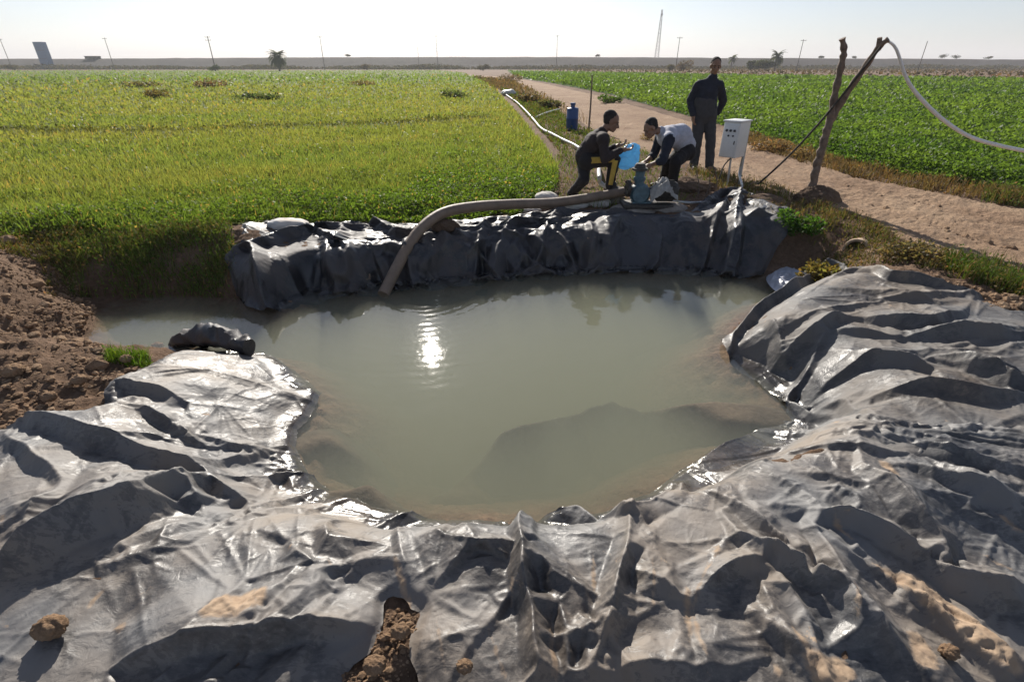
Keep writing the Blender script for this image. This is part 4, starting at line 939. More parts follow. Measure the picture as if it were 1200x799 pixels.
tag(MB().tube(P, .016, 8).build('conduit', M_metal), 'pale grey cable conduit sagging from the cabinet post to the pump', 'conduit')
P = spline([gpt(822, 225, .0), aty(819, 205, 8.0), aty(822, 192, 8.1)], 5)
for k, (a0, a1) in enumerate([((818, 232), (816, 200)), ((826, 232), (832, 205)), ((838, 228), (838, 198))]):
    q0 = gpt(*a0, -.02); q1 = aty(a1[0], a1[1], q0.y); mid = (q0 + q1) / 2 + Vector((.03, 0, 0))
    tag(MB().tube([q0, mid, q1], [.012, .009, .005], 6).build('dry_stick', M_wood), ['leftmost of three dry sticks in the earth beside the bending man', 'middle of three dry sticks left of the cabinet posts', 'rightmost of three dry sticks left of the cabinet posts'][k], 'stick')

# clay culvert pipe
cx_, cy_ = at(1006, 290, .30); ax = Vector((.62, .62, -.10)).normalized(); b = MB(); c0 = Vector((cx_, cy_, .27)) - ax * .1
n = 28; V = []; q = Vector((0, 0, 1)).rotation_difference(ax)
prof = [(.10, 0), (.125, -.005), (.13, .03), (.12, .08), (.118, .7), (.098, .7), (.098, .01)]
for r, z in prof:
    for k in range(n): a = 2 * math.pi * k / n; V.append(c0 + q @ Vector((r * math.cos(a), r * math.sin(a), z)))
Fc = [[i * n + k, i * n + (k + 1) % n, ((i + 1) % 7) * n + (k + 1) % n, ((i + 1) % 7) * n + k] for i in range(7) for k in range(n)]
b.add(V, Fc); tag(b.build('clay_pipe', M_clay), 'open end of a clay pipe poking out of the right bank', 'clay pipe')

# crumpled foil-like scrap at the waterline
def scrap(pts, z, seed, m, name, label, cat, amp=.05, n=70):
    P = smooth_poly([at(*p, z) for p in pts], 2); x0, y0 = P.min(0); x1, y1 = P.max(0); A, B = np.meshgrid(np.linspace(x0, x1, n), np.linspace(y0, y1, n))
    d, nx, ny = poly_sd(P, A, B); ins = d < 0; F_ = gridfaces(n, n); F_ = F_[ins.ravel()[F_].any(1)]; A = np.where(ins, A, nx); B = np.where(ins, B, ny)
    Z_ = np.clip(zgrid(A, B), 0, .12) + .012 + .04 * sstep(0, .1, -d) + amp * (crumple(A * 4, B * 4, seed) + .5) * sstep(0, .06, -d)
    used = np.unique(F_); mp = np.full(A.size, -1); mp[used] = np.arange(len(used)); o = npmesh(name, np.stack([A, B, Z_], -1).reshape(-1, 3)[used], mp[F_], m); tag(o, label, cat); return o
M_foil = simple('silver_film', (.34, .36, .42), .35, .25, 9, spec=.9, bumpd=.006)
scrap([(898, 312), (925, 306), (962, 316), (955, 326), (925, 338), (905, 326)], .12, 7, M_foil, 'film_scrap', 'silvery plastic film scrap at the waterline by the right sheet', 'film scrap', .03)
M_grey = plastic_mat('scrap_white', .3, (.55, .54, .52), .4)
# black rolled sheet end on the left shore
pts = [(203, 402, 3.75), (222, 392, 3.78), (240, 388, 3.72), (262, 391, 3.62), (280, 396, 3.52), (291, 401, 3.45)]
P = spline([aty(px, py + 4, y) for px, py, y in pts], 10); n_ = len(P); V, Fc = tube_data(P, [.085 * (.55 + .45 * math.sin(math.pi * min(1, .12 + .8 * i / n_))) for i in range(n_)], 20)
V = np.array(V); V[:, 2] += .07 * ridged(V[:, 0] * 6, V[:, 1] * 5 + V[:, 2] * 4, 3, 3) - .05; V[:, 1] += .03 * fbm(V[:, 0] * 7, V[:, 2] * 9, 4, 2)
tag(MB().add(V, Fc).build('rolled_sheet', M_far), 'short black roll of plastic lying on the left shore behind the grey sheet', 'rolled sheet')
# white sack poking up behind the far sheet corner, and a pale scrap on the hump
def pillow(c, dims, rz, seed, m, name, label, cat):
    bm = bmesh.new(); bmesh.ops.create_icosphere(bm, subdivisions=4, radius=1); co = np.array([v.co for v in bm.verts]); F_ = [[v.index for v in f.verts] for f in bm.faces]; bm.free()
    co = np.sign(co) * np.abs(co) ** .75; d = 1 + .12 * ridged(co[:, 0] * 2 + seed, co[:, 1] * 2 + co[:, 2], seed, 3) - .08; co = co * d[:, None] * np.array(dims)
    R3 = np.array(Matrix.Rotation(rz, 3, 'Z')); co = co @ R3.T + np.array(c); tag(MB().add(co, F_).build(name, m), label, cat)
pillow(aty(338, 265, 5.75), (.24, .12, .08), -.1, 3, M_grey, 'white_sack', 'small white sack tucked behind the left corner of the far sheet', 'sack')
0 and pillow(aty(676, 262, 5.85), (.17, .1, .05), .1, 4, M_grey, 'white_sack', 'pale plastic bag lying on the far sheet below the pump', 'plastic bag')
0 and pillow(aty(832, 285, 5.75), (.13, .10, .07), -.4, 5, M_grey, 'white_sack', 'pale crumpled bag caught in the bunched sheet at the right end', 'plastic bag')

# clods of soil lying about
def zs(x, y): return ground_z(x, y)
def clod(px, py, r, lab, grp=None, zz=.34, m=None, sq=(1.2, 1, .8), lift=.0):
    r *= .62; x, y = surf(px, py); V, Fc = rock((0, 0, 0), r, int(px * 3 + py), sq, .35, 4, 2.4); z = float(terrain(np.array([x]), np.array([y]))[0]) + lift + r * .3
    o = MB().add(V, Fc).build('dirt_clod', m or M_clod, None, True, None, False); o.location = (x, y, z); tag(o, lab, 'dirt clod', grp); return o
clod(70, 752, .065, 'brown dirt clod lying on the sheet in the lower left corner', lift=.07, sq=(1.3, 1.0, .9))
# loose soil crumbs on the left bank and along the right verge
def crumbs():
    bm = bmesh.new(); bmesh.ops.create_icosphere(bm, subdivisions=1, radius=1); U = np.array([v.co for v in bm.verts]); Fi = np.array([[v.index for v in f.verts] for f in bm.faces]); bm.free()
    Vs = []; Ts = []; o = 0
    for pix, n, r0, z in [([(0, 300), (60, 290), (105, 325), (110, 385), (130, 418), (190, 415), (160, 440), (125, 455), (118, 485), (40, 497), (0, 500), (-60, 480), (-60, 320)], 3200, .009, .4),
                       ([(1020, 325), (1100, 325), (1200, 352), (1200, 375), (1110, 345)], 700, .011, .42), ([(800, 215), (900, 235), (1000, 262), (900, 262), (810, 245)], 500, .012, .45),
                       ([(1030, 250), (1200, 290), (1200, 330), (1040, 262)], 900, .010, .45), ([(800, 170), (960, 210), (1180, 250), (1200, 320), (1010, 250), (860, 205)], 900, .010, .45), ([(395, 740), (470, 705), (490, 720), (480, 799), (400, 799)], 520, .0045, .25)]:
        P = patch_points(n, [at(*p, z) for p in pix]); zz = zgrid(P[:, 0], P[:, 1])
        dp, _, _ = poly_sd(POND, P[:, 0], P[:, 1])
        for (x, y), z_, dd in zip(P, zz, dp):
            if z_ < .01 or dd < -.5: continue
            r = r0 * rng.lognormal(0, .55); d = 1 + rng.uniform(-.3, .3, len(U)); Vs.append(U * d[:, None] * r * np.array([rng.uniform(.8, 1.4), 1, .7]) + [x, y, z_ + r * .2]); Ts.append(Fi + o); o += len(U)
    ob = npmesh('soil_crumbs', np.concatenate(Vs), None, M_clod, False, None, np.concatenate(Ts)); tag(ob, 'loose crumbs of dry brown soil scattered on the banks', 'soil crumbs', kind='stuff')
crumbs()
for px, py, r, l in [(40, 345, .10, 'large clod on the crest of the left soil mound'), (72, 392, .07, 'clod at the water edge at the far left'), (18, 440, .08, 'dark clod half way down the left soil bank'), (95, 450, .06, 'clod on the left bank nearest the grey sheet'),
                     (60, 470, .055, 'low clod above the sheet edge at the left'), (150, 425, .05, 'small clod below the grass tuft on the left shore'), (183, 402, .06, 'grassy clod touching the black plastic roll'), (8, 395, .09, 'rough clod at the left edge of the photo'),
                     (470, 745, .045, 'crumbly clod in the soil gap at the bottom centre'), (440, 785, .05, 'largest clod at the bottom edge left of centre'), (545, 792, .035, 'small clod on the sheet at the bottom edge near the centre'), (1105, 775, .04, 'dark clod in the sand smear at the lower right')]:
    clod(px, py, r, l, lift=.05 if px > 500 else .02)
# ------------------------------------------------------------------ the far background
M_emb = soil_mat('embankment_soil', (.075, .065, .06), (.10, .088, .08), (.125, .11, .098), .06, .3)
M_scrub = leaf_mat('scrub_leaf', .3, .8)
M_pole = simple('pole_wood', (.12, .10, .09), .8, .2, 3)
M_steel = simple('mast_steel', (.35, .34, .34), .5, .1, 3, metallic=.3)
M_tower = simple('blue_tower_panel', (.10, .17, .30), .6, .12, .3)
def emb_top(x): return 4.6 + 1.6 * np.exp(-((x + 20) / 260) ** 2) + .25 * fbm(x * .02, x * 0, 7, 3) 
gx = np.arange(-1000, 1001, 6.0); prof = [(-26, 0), (-20, .25), (-13, .55), (-6, .9), (-1, 1), (6, 1.0), (14, .7), (30, 0)]
A = np.repeat(gx[None], len(prof), 0); B = np.array([p[0] for p in prof])[:, None] + 330 - .00006 * A ** 2 * 0 + 0 * A
Zz = .4 + emb_top(A) * np.array([p[1] for p in prof])[:, None] + .25 * fbm(A * .08, B * .1, 9, 3)
tag(npmesh('embankment', np.stack([A, B, Zz], -1).reshape(-1, 3), gridfaces(len(prof), len(gx)), M_emb), kind='structure')
# low scrub along the foot of the embankment and on the waste ground to the right
n = 60000; x = rng.uniform(-420, 420, n); y = 303 - rng.uniform(0, 1, n) ** 2 * 12; pat = fbm(x * .035, y * .05, 201, 3); k = pat + rng.uniform(-.3, .5, n) > 0; x, y = x[k], y[k]; h = (1.0 + 1.9 * np.clip(pat[k] + .2, 0, 1)) * rng.uniform(0, 1, len(x))
p1 = leaves(np.stack([x, y, .45 + h], 1), rng.uniform(.5, 1.1, len(x)), tint(len(x), (.06, .055, .035), .25), .3, .7)
n = 26000; x = rng.uniform(15, 330, n); y = rng.uniform(55, 290, n); d, _, _ = poly_sd(RF, x, y); k = (d > .3) & (y < 300) & (fbm(x * .05, y * .05, 203, 3) + rng.uniform(-.4, .4, n) > 0); x, y = x[k], y[k]; h = rng.uniform(0, .5, len(x))
p2 = leaves(np.stack([x, y, .42 + h], 1), rng.uniform(.3, .8, len(x)), tint(len(x), (.09, .07, .045), .25), .3, .7)
V, Q, C = join([p1, p2]); tag(npmesh('scrub', V, Q, M_scrub, False, None, None, C), 'dark dusty scrub along the foot of the far embankment', 'scrub', kind='stuff')
G2 = 'utility poles along the far embankment'
def upole(px, ptop, pbot, y, label, arms=1, r=.13, lean=0):
    a = aty(px[1], pbot, y); b = aty(px[0], ptop, y); T = empty('utility_pole', (a.x, a.y, .4), label, 'utility pole', G2)
    a = Vector((a.x, a.y, .4)); b = Vector((a.x + lean, y, b.z)); MB().tube([a, b], [r, r * .7], 8).build('post', M_pole, T)
    if arms:
        for k in range(arms):
            z = b.z - .35 - k * .9; MB().box((b.x, y - r, z), (1.9, .1, .12)).build('crossarm', M_pole, T)
            for dx in (-.85, 0, .85): MB().lathe([(.05, 0), (.06, .08), (.03, .2)], (b.x + dx, y - r, b.z - .29 - k * .9), n=8).build('insulator', M_steel, T)
    return T
upole((5, 12), 46, 76, 240, 'leftmost utility pole, at the left edge of the photo', 1)
upole((124, 133), 45, 78, 235, 'thin utility pole right of the blue tower', 1)
upole((245, 252), 43, 80, 200, 'stout double crossarm utility pole with a bush at its foot left of the palm', 2, .17)
upole((377, 380), 43, 78, 230, 'thin utility pole right of the left palm', 1)
upole((512, 513), 42, 78, 250, 'slender utility pole standing near the middle behind the left field', 1, .11)
upole((491, 491), 56, 78, 310, 'short faint utility pole left of the slender middle one', 0, .11)
upole((652, 652), 42, 78, 250, 'slender utility pole left of the tall lattice mast', 1, .11)
upole((794, 792), 44, 80, 210, 'utility pole between the lattice mast and the standing man', 1)
upole((940, 934), 47, 80, 200, 'utility pole between the right palm and the forked pole', 1)
upole((1086, 1074), 49, 88, 130, 'thin utility pole right of the forked pole behind the white cable', 0, .09)
# lattice mast
my = 420; a = aty(769, 72, my); top = aty(773.5, 12, my); H = top.z; T = empty('lattice_mast', (a.x, my, .4), 'tall thin lattice mast standing behind the embankment', 'mast')
m_ = MB(); wb = 1.5; wt = .35; segs = 14
def cr(k, s): t = k / segs; w_ = wb * (1 - t) + wt * t; return Vector((a.x + s[0] * w_, my + s[1] * w_, .4 + (H - .4) * t))
CS = [(-1, -1), (1, -1), (1, 1), (-1, 1)]
for s_ in CS: m_.tube([cr(0, s_), cr(segs, s_)], .10, 4)
for k in range(segs):
    for i in range(4): m_.tube([cr(k, CS[i]), cr(k + 1, CS[(i + 1) % 4])], .055, 4); m_.tube([cr(k, CS[(i + 1) % 4]), cr(k + 1, CS[i])], .055, 4); m_.tube([cr(k, CS[i]), cr(k, CS[(i + 1) % 4])], .05, 4)
m_.build('lattice', M_steel, T)
MB().lathe([(.1, 0), (.7, .1), (.7, .3), (.1, .4)], (a.x, my - .6, H - 3), (0, -1, 0), 16).build('dish', M_steel, T)
# blue tower
ty = 300; c0 = aty(54, 72, ty); zt = aty(50, 50, ty).z; T = empty('blue_tower', (c0.x, ty, .4), 'plain blue rectangular tower rising over the embankment at the far left', 'tower')
MB().box((c0.x, ty, (zt + .4) / 2), (4.6, 3, zt - .4), None, .05).build('tower_block', M_tower, T)
for k in range(3): MB().box((c0.x, ty - 1.52, 1.5 + k * (zt - 1.5) / 3), (4.64, .06, .12)).build('panel_joint', M_pole, T)
m_ = MB(); m_.box((c0.x + 6, ty + 26, 6.2), (7, 3, 1.2)); m_.box((c0.x + 6, ty + 26, 6.9), (7.4, 3.4, .2)); tag(m_.build('low_building', M_emb), 'low flat building on the embankment beside the blue tower', 'building')
# palms
def palm(px, pb, y, H_, cr_, label, fr=26, dead=False):
    a = aty(px, pb, y); base = Vector((a.x, y, .4)); T = empty('palm_tree', base, label, 'palm tree')
    P = [base + Vector((.1 * math.sin(k), 0, H_ * k / 8)) for k in range(9)]; MB().tube(P, [.32, .3, .27, .25, .25, .25, .26, .3, .3], 10).build('trunk', M_pole, T)
    Vs = []; Qs = []; Cs = []; o = 0; top = P[-1]
    for f in range(fr):
        az = f * 2.4 + rng.uniform(-.2, .2); e0 = rng.uniform(-.5, 1.35); L = cr_ * rng.uniform(.8, 1.1); pts = []; p = Vector(top); e = e0
        for k in range(9): pts.append(p.copy()); p = p + Vector((math.cos(az) * math.cos(e), math.sin(az) * math.cos(e), math.sin(e))) * (L / 8); e -= .22
        for k in range(1, 9):
            d = (pts[k] - pts[k - 1]).normalized(); sd = d.cross(Vector((0, 0, 1))).normalized()
            for s_ in (-1, 1):
                for j in range(4):
                    q = pts[k - 1].lerp(pts[k], j / 4); l = L * .22 * math.sin(math.pi * min(.95, .12 + k / 9)); tipp = q + sd * s_ * l + d * l * .6 + Vector((0, 0, -l * .25)); w_ = d * .07
                    Vs += [q - w_, q + w_, tipp + w_ * .3, tipp - w_ * .3]; Qs.append([o, o + 1, o + 2, o + 3]); o += 4
    V = np.array([tuple(v) for v in Vs]) - np.array(base); npmesh('crown', V, np.array(Qs), M_palm, False, T, None, tint(len(V), (.05, .065, .03), .15))
palm(327, 80, 200, 4.4, 4.6, 'date palm with a round crown standing at the back of the left field', 60)
palm(908, 80, 200, 4.6, 3.8, 'date palm rising above the round dark tree at the back right', 24)
palm(857, 78, 260, 4.6, 3.4, 'smaller palm just right of the standing man on the horizon', 18)
def tree(px, pb, y, w, h, label, col=(.05, .06, .03), n=1400, name='tree', cat='tree', s=.5, base=.4, trunk=True, grp=None):
    a = aty(px, pb, y); T = empty(name, (a.x, y, base), label, cat, grp)
    lob = [(rng.uniform(-.36, .36) * w, rng.uniform(-.3, .3) * w, h * rng.uniform(.35, .75), rng.uniform(.2, .32) * w) for _ in range(10)]; P = []
    for i in range(n): l = lob[i % 10]; v = rng.normal(size=3); v /= np.linalg.norm(v); v *= rng.uniform(.3, 1) ** .4; P.append((l[0] + v[0] * l[3], l[1] + v[1] * l[3], max(.1, l[2] + v[2] * h * .3)))
    V, Q, C = leaves(np.array(P), s * rng.uniform(.5, 1.2, n), tint(n, col, .25), .3, .6); npmesh('crown', V, Q, M_scrub, False, T, None, C)
    if trunk:
        m_ = MB()
        for k in range(3): m_.tube([Vector((a.x, y, base)), Vector((a.x + (k - 1) * .15 * w, y, base + h * .6))], [.16, .06], 6)
        m_.build('trunk', M_pole, T)
tree(897, 82, 200, 6.4, 3.6, 'round dark tree under the right palm at the back of the right field', n=2600)
tree(880, 82, 205, 2.8, 3.4, 'narrow dusty tree just left of the round dark tree')
tree(801, 84, 190, 4.4, 3.4, 'brownish thin tree between the standing man and the lattice mast', (.12, .09, .06), 1300, s=.4)
tree(785, 84, 200, 2.6, 2.2, 'small grey bush left of the brownish thin tree', (.09, .08, .05), 700, 'bush', 'bush', .4)
tree(252, 82, 199, 3.4, 1.9, 'dark bush at the foot of the double crossarm pole', (.05, .07, .035), 900, 'bush', 'bush', .4)
tree(16, 80, 240, 7, 2.2, 'dusty bush clump at the far left under the leftmost utility pole', (.08, .07, .045), 1000, 'bush', 'bush', .5)
tree(430, 80, 250, 4, 2.6, 'brown bush at the back of the left field right of the palm', (.10, .08, .055), 800, 'bush', 'bush', .45)
tree(566, 82, 230, 5, 2.2, 'dark bush near the far end of the white hose', (.07, .065, .04), 900, 'bush', 'bush', .45)
i = 0
for px, w, h, l in [(408, 3, 1.6, 'small bush on the embankment crest above the middle of the left field'), (700, 2.5, 1.4, 'tiny bush alone on the embankment crest left of the lattice mast'), (1000, 2.5, 1.3, 'tiny bush on the embankment crest just right of the forked pole fork'),
                (1105, 5, 2.6, 'larger of two bushes on the crest right of the white cable'), (1119, 4, 2.0, 'smaller of two bushes on the crest right of the white cable'), (1158, 3.5, 1.6, 'last bush on the embankment crest near the right edge'), (962, 3, 1.4, 'small bush on the crest left of the forked pole')]:
    y = 331; x = aty(px, 70, y).x; tree(px, 70, y, w, h, l, (.05, .05, .035), 350, 'bush', 'bush', .5, .4 + float(emb_top(np.array([x]))[0]) - .1, False, 'small bushes on the embankment crest')

# hazy air over the plain
hm = bpy.data.materials.new('haze_air'); hm.use_nodes = True; nt = hm.node_tree; nt.nodes.remove(nt.nodes['Principled BSDF'])
v = N(nt, 'ShaderNodeVolumePrincipled'); v.inputs['Color'].default_value = (.93, .95, 1, 1); v.inputs['Density'].default_value = .00045; v.inputs['Anisotropy'].default_value = .05
nt.links.new(v.outputs[0], nt.nodes['Material Output'].inputs['Volume'])
bm = bmesh.new(); bmesh.ops.create_cube(bm, size=1)
for q in bm.verts: q.co = Vector((q.co.x * 5400, q.co.y * 5400, (q.co.z + .5) * 62 - 2.2))
me = bpy.data.meshes.new('haze'); bm.to_mesh(me); bm.free(); me.materials.append(hm); hz = link(bpy.data.objects.new('haze', me)); tag(hz, 'thin pale haze lying over the whole plain', 'haze', kind='stuff')
# ------------------------------------------------------------------ people
M_skin = simple('skin', (.22, .12, .075), .55, .1, 9)
M_hair = simple('hair', (.018, .014, .012), .85, .4, 60)
def cloth_mat(name, c, spec=.3): return simple(name, c, .85, .18, 14, bumpd=.004, spec=spec)
M_black = cloth_mat('black_cloth', (.018, .016, .018)); M_darkb = cloth_mat('dark_brown_cloth', (.035, .026, .026)); M_yel = cloth_mat('yellow_stripe', (.50, .34, .07))
M_gray = cloth_mat('grey_cloth', (.42, .43, .49)); M_navy = cloth_mat('navy_cloth', (.018, .022, .035)); M_char = cloth_mat('charcoal_cloth', (.045, .046, .052)); M_shoe = simple('shoe', (.03, .027, .025), .6)
def capsule(m_, a, b, ra, rb, n=16, flat=None):
    """tapered limb with rounded ends; flat = (axis vector, scale) squashes it"""
    a = Vector(a); b = Vector(b); d = (b - a); L = d.length; d = d.normalized() if L > 1e-6 else Vector((0, 0, 1)); prof = []
    for k in range(7): t = math.pi / 2 * k / 6; prof.append((max(1e-4, ra * math.sin(t)), -ra * math.cos(t)))
    for k in range(1, 4): t = k / 4; prof.append((ra + (rb - ra) * t + .0 , L * t))
    for k in range(7): t = math.pi / 2 * k / 6; prof.append((max(1e-4, rb * math.cos(t)), L + rb * math.sin(t)))
    q = Vector((0, 0, 1)).rotation_difference(d); V = []
    for r, z in prof:
        for k in range(n): w_ = 2 * math.pi * k / n; V.append(a + q @ Vector((r * math.cos(w_), r * math.sin(w_), z)))
    if flat:
        ax, s = Vector(flat[0]).normalized(), flat[1]; mid = (a + b) / 2
        V = [v + ax * ((v - mid).dot(ax) * (s - 1)) for v in V]
    m = len(prof); Fc = [[i * n + k, i * n + (k + 1) % n, (i + 1) * n + (k + 1) % n, (i + 1) * n + k] for i in range(m - 1) for k in range(n)]
    Fc += [list(range(n))[::-1], [(m - 1) * n + k for k in range(n)]]; m_.add(V, Fc)
def blob(m_, c, dims, R=None, n=3):
    bm = bmesh.new(); bmesh.ops.create_icosphere(bm, subdivisions=n, radius=1)
    V = []
    for v in bm.verts:
        p = Vector((v.co.x * dims[0], v.co.y * dims[1], v.co.z * dims[2])); V.append(Vector(c) + (R @ p if R is not None else p))
    m_.add(V, [[v.index for v in f.verts] for f in bm.faces]); bm.free()
def frame(fwd, up):
    f = Vector(fwd).normalized(); u = Vector(up); u = (u - f * u.dot(f)).normalized(); r = f.cross(u); return Matrix((r, f, u)).transposed()   # x right, y forward, z up
def hand(m_, wrist, dirn, palm_n, s=1.0, curl=.5, side=1):
    """palm and five fingers; palm_n = direction the palm faces"""
    R = frame(dirn, palm_n); w0 = Vector(wrist)
    def L(x, y, z): return w0 + R @ (Vector((x * side, y, z)) * s)
    capsule(m_, L(0, -.01, 0), L(0, .03, 0), .026 * s, .030 * s); capsule(m_, L(-.018, .035, 0), L(-.024, .085, .004), .017 * s, .015 * s); capsule(m_, L(.0, .035, 0), L(.0, .088, .004), .017 * s, .015 * s); capsule(m_, L(.02, .035, 0), L(.024, .083, .004), .017 * s, .014 * s)
    for x, l in ((-.030, .072), (-.010, .082), (.011, .076), (.030, .060)):
        p = L(x, .085, .002); a = 0
        for k, fr_ in enumerate((.45, .32, .25)):
            a += curl * (.5 + .35 * k); q = p + R @ Vector((0, math.cos(a), math.sin(a))) * (l * fr_ * s); capsule(m_, p, q, .0100 * s - .0006 * k, .0094 * s - .0006 * k, 10); p = q
    p = L(-.030, .015, .0); q = L(-.058, .045, .014); r = L(-.064, .072, .026 + .02 * curl); capsule(m_, p, q, .015 * s, .0115 * s, 10); capsule(m_, q, r, .0112 * s, .0095 * s, 10)
def head(m_, c, fwd, up, s=1.0):
    R = frame(fwd, up); c = Vector(c)
    def L(x, y, z): return c + R @ (Vector((x, y, z)) * s)
    blob(m_, L(0, -.012, .030), (.077 * s, .097 * s, .092 * s), R, 4); blob(m_, L(0, .025, -.035), (.060 * s, .066 * s, .075 * s), R, 4)
    blob(m_, L(0, .060, -.088), (.030 * s, .028 * s, .024 * s), R); capsule(m_, L(-.045, -.0, -.07), L(-.012, .065, -.09), .022 * s, .020 * s); capsule(m_, L(.045, -.0, -.07), L(.012, .065, -.09), .022 * s, .020 * s)
    capsule(m_, L(0, .086, .012), L(0, .108, -.030), .010 * s, .016 * s, 12); blob(m_, L(.013, .098, -.034), (.010 * s,) * 3, R); blob(m_, L(-.013, .098, -.034), (.010 * s,) * 3, R)
    capsule(m_, L(-.042, .074, .028), L(.042, .074, .028), .015 * s, .015 * s, 12)
    for k in (-1, 1): blob(m_, L(k * .040, .066, -.018), (.022 * s, .020 * s, .018 * s), R); blob(m_, L(k * .082, -.005, -.005), (.010 * s, .022 * s, .034 * s), R)
    capsule(m_, L(-.020, .086, -.058), L(.020, .086, -.058), .0095 * s, .0095 * s, 10); capsule(m_, L(-.016, .083, -.070), L(.016, .083, -.070), .010 * s, .010 * s, 10)
    return R, L
def remesh(mb, voxel, smooth):
    me = bpy.data.meshes.new('t'); me.from_pydata([tuple(v) for v in mb.v], [], mb.f); o = bpy.data.objects.new('t', me); link(o)
    r = o.modifiers.new('r', 'REMESH'); r.mode = 'VOXEL'; r.voxel_size = voxel; r.use_smooth_shade = True
    s = o.modifiers.new('s', 'SMOOTH'); s.iterations = smooth; s.factor = .5
    dg = bpy.context.evaluated_depsgraph_get(); me2 = bpy.data.meshes.new_from_object(o.evaluated_get(dg)); bpy.data.objects.remove(o); return me2
def part(me, name, m, T):
    me.name = name; me.materials.clear(); me.materials.append(m); me.polygons.foreach_set('use_smooth', [True] * len(me.polygons))
    for v in me.vertices: pass
    co = np.zeros(len(me.vertices) * 3, np.float32); me.vertices.foreach_get('co', co); co = co.reshape(-1, 3) - np.array(T.location, np.float32); me.vertices.foreach_set('co', co.ravel()); me.update()
    o = bpy.data.objects.new(name, me); return link(o, T)
def wrinkle(me, amp, sc, seed):
    n = len(me.vertices); co = np.zeros(n * 3, np.float32); nr = np.zeros(n * 3, np.float32); me.vertices.foreach_get('co', co); me.vertices.foreach_get('normal', nr); co = co.reshape(-1, 3); nr = nr.reshape(-1, 3)
    d = amp * (ridged(co[:, 0] * sc + co[:, 1] * sc * .6, co[:, 2] * sc * 1.2, seed, 3) - .6); co = co + nr * d[:, None]; me.vertices.foreach_set('co', co.astype(np.float32).ravel()); me.update()
def garment(segs, name, m, T, seed, grow=.012, amp=.014, sc=7, vox=.011, sm=4, blobs=()):
    b = MB()
    for sg in segs:
        a, c, ra, rc = sg[:4]; capsule(b, a, c, ra + grow, rc + grow, 18, sg[4] if len(sg) > 4 else None)
    for bl in blobs: blob(b, *bl)
    me = remesh(b, vox, sm); wrinkle(me, amp, sc, seed); return part(me, name, m, T)
def hair(T, L, R, s, seed, back=.0):
    b = MB(); blob(b, L(0, -.036, .052), (.081 * s, .094 * s, .083 * s), R, 4); blob(b, L(0, -.045, .012), (.080 * s, .066 * s, .072 * s), R, 4)
    me = remesh(b, .006, 2); wrinkle(me, .009, 45, seed); part(me, 'hair', M_hair, T)
def eyes(T, L, R, s):
    b = MB()
    for k in (-1, 1): blob(b, L(k * .033, .079, -.002), (.012 * s, .008 * s, .0075 * s), R); capsule(b, L(k * .016, .090, .022), L(k * .050, .080, .024), .0055 * s, .004 * s, 8)
    b.build('eyebrows', M_hair, T)
def shoe(T, heel, toe, m=M_shoe, up=(0, 0, 1)):
    b = MB(); heel = Vector(heel); toe = Vector(toe); d = (toe - heel).normalized(); capsule(b, heel, heel.lerp(toe, .45), .043, .046, 14); capsule(b, heel.lerp(toe, .4), toe, .046, .038, 14, ((0, 0, 1), .8)); capsule(b, heel + Vector((0, 0, .03)), heel.lerp(toe, .3) + Vector((0, 0, .055)), .042, .044, 14)
    me = remesh(b, .008, 2); part(me, 'shoe', m, T)
def solve(a, b, l1, l2, bendv):
    """middle joint of a two-bone limb from a to b, bending towards bendv"""
    a = Vector(a); b = Vector(b); d = b - a; L = min(d.length, (l1 + l2) * .999); u = d.normalized(); x = (l1 ** 2 - l2 ** 2 + L ** 2) / (2 * L); h = math.sqrt(max(0, l1 ** 2 - x ** 2)); v = Vector(bendv); v = (v - u * v.dot(u)).normalized(); return a + u * x + v * h

# --- 1. crouching man on the left, front foot raised on the block
y1 = 7.18
hip = aty(686, 186, y1); chest = aty(697, 168, y1); neck = aty(706, 155, y1 - .03); hd = aty(716.5, 143.5, y1 - .03)
T = empty('person', (hip.x, y1, .47), 'crouching man in a dark top and black trousers with a yellow side stripe', 'person')
fy1 = y1 + .02; back_foot = Vector((aty(669, 238, y1).x, y1 + .05, gz(aty(669, 238, y1).x, y1 + .05) + .05)); front_foot = aty(714, 222, y1 - .18)
hl = hip + Vector((0, .10, -.02)); hr = hip + Vector((.02, -.10, -.02))
kl = solve(hl, back_foot + Vector((0, 0, .05)), .35, .34, (.2, -1, -.1)); kr = aty(720, 188, y1 - .16)
sl_ = neck + Vector((-.03, .19, -.07)); sr = neck + Vector((-.01, -.19, -.075))
hand_r = aty(729, 176, y1 - .22); hand_l = aty(722, 172, y1 + .12); er = aty(709, 187, y1 - .30); el = solve(sl_, hand_l, .28, .26, (0, .3, -1))
f1 = Vector((.93, -.15, -.34)); u1 = Vector((.34, 0, .93))
b = MB(); R, L = head(b, hd, f1, u1)
capsule(b, neck - Vector((.03, 0, .05)), L(0, -.02, -.03), .055, .052); capsule(b, sl_, sr, .07, .07); capsule(b, chest + Vector((0, .07, 0)), chest + Vector((0, -.07, 0)), .12, .12); capsule(b, neck - Vector((.03, 0, .06)), chest, .09, .12); capsule(b, chest, hip, .12, .12); capsule(b, hl, hr, .10, .10)
for s_, e_, h_ in ((sl_, el, hand_l), (sr, er, hand_r)): capsule(b, s_, e_, .048, .038); capsule(b, e_, h_, .038, .026)
for h_, k_, f_ in ((hl, kl, back_foot), (hr, kr, front_foot)): capsule(b, h_, k_, .078, .055); capsule(b, k_, f_ + Vector((0, 0, .05)), .054, .034); capsule(b, f_, f_ + Vector((.14, -.02, -.01)), .035, .03)
hand(b, hand_r, (1, 0, .0), (-.0, .0, 1), 1.05, .7, 1); hand(b, hand_l, (1, -.25, .25), (0, .2, 1), 1.05, .7, -1)
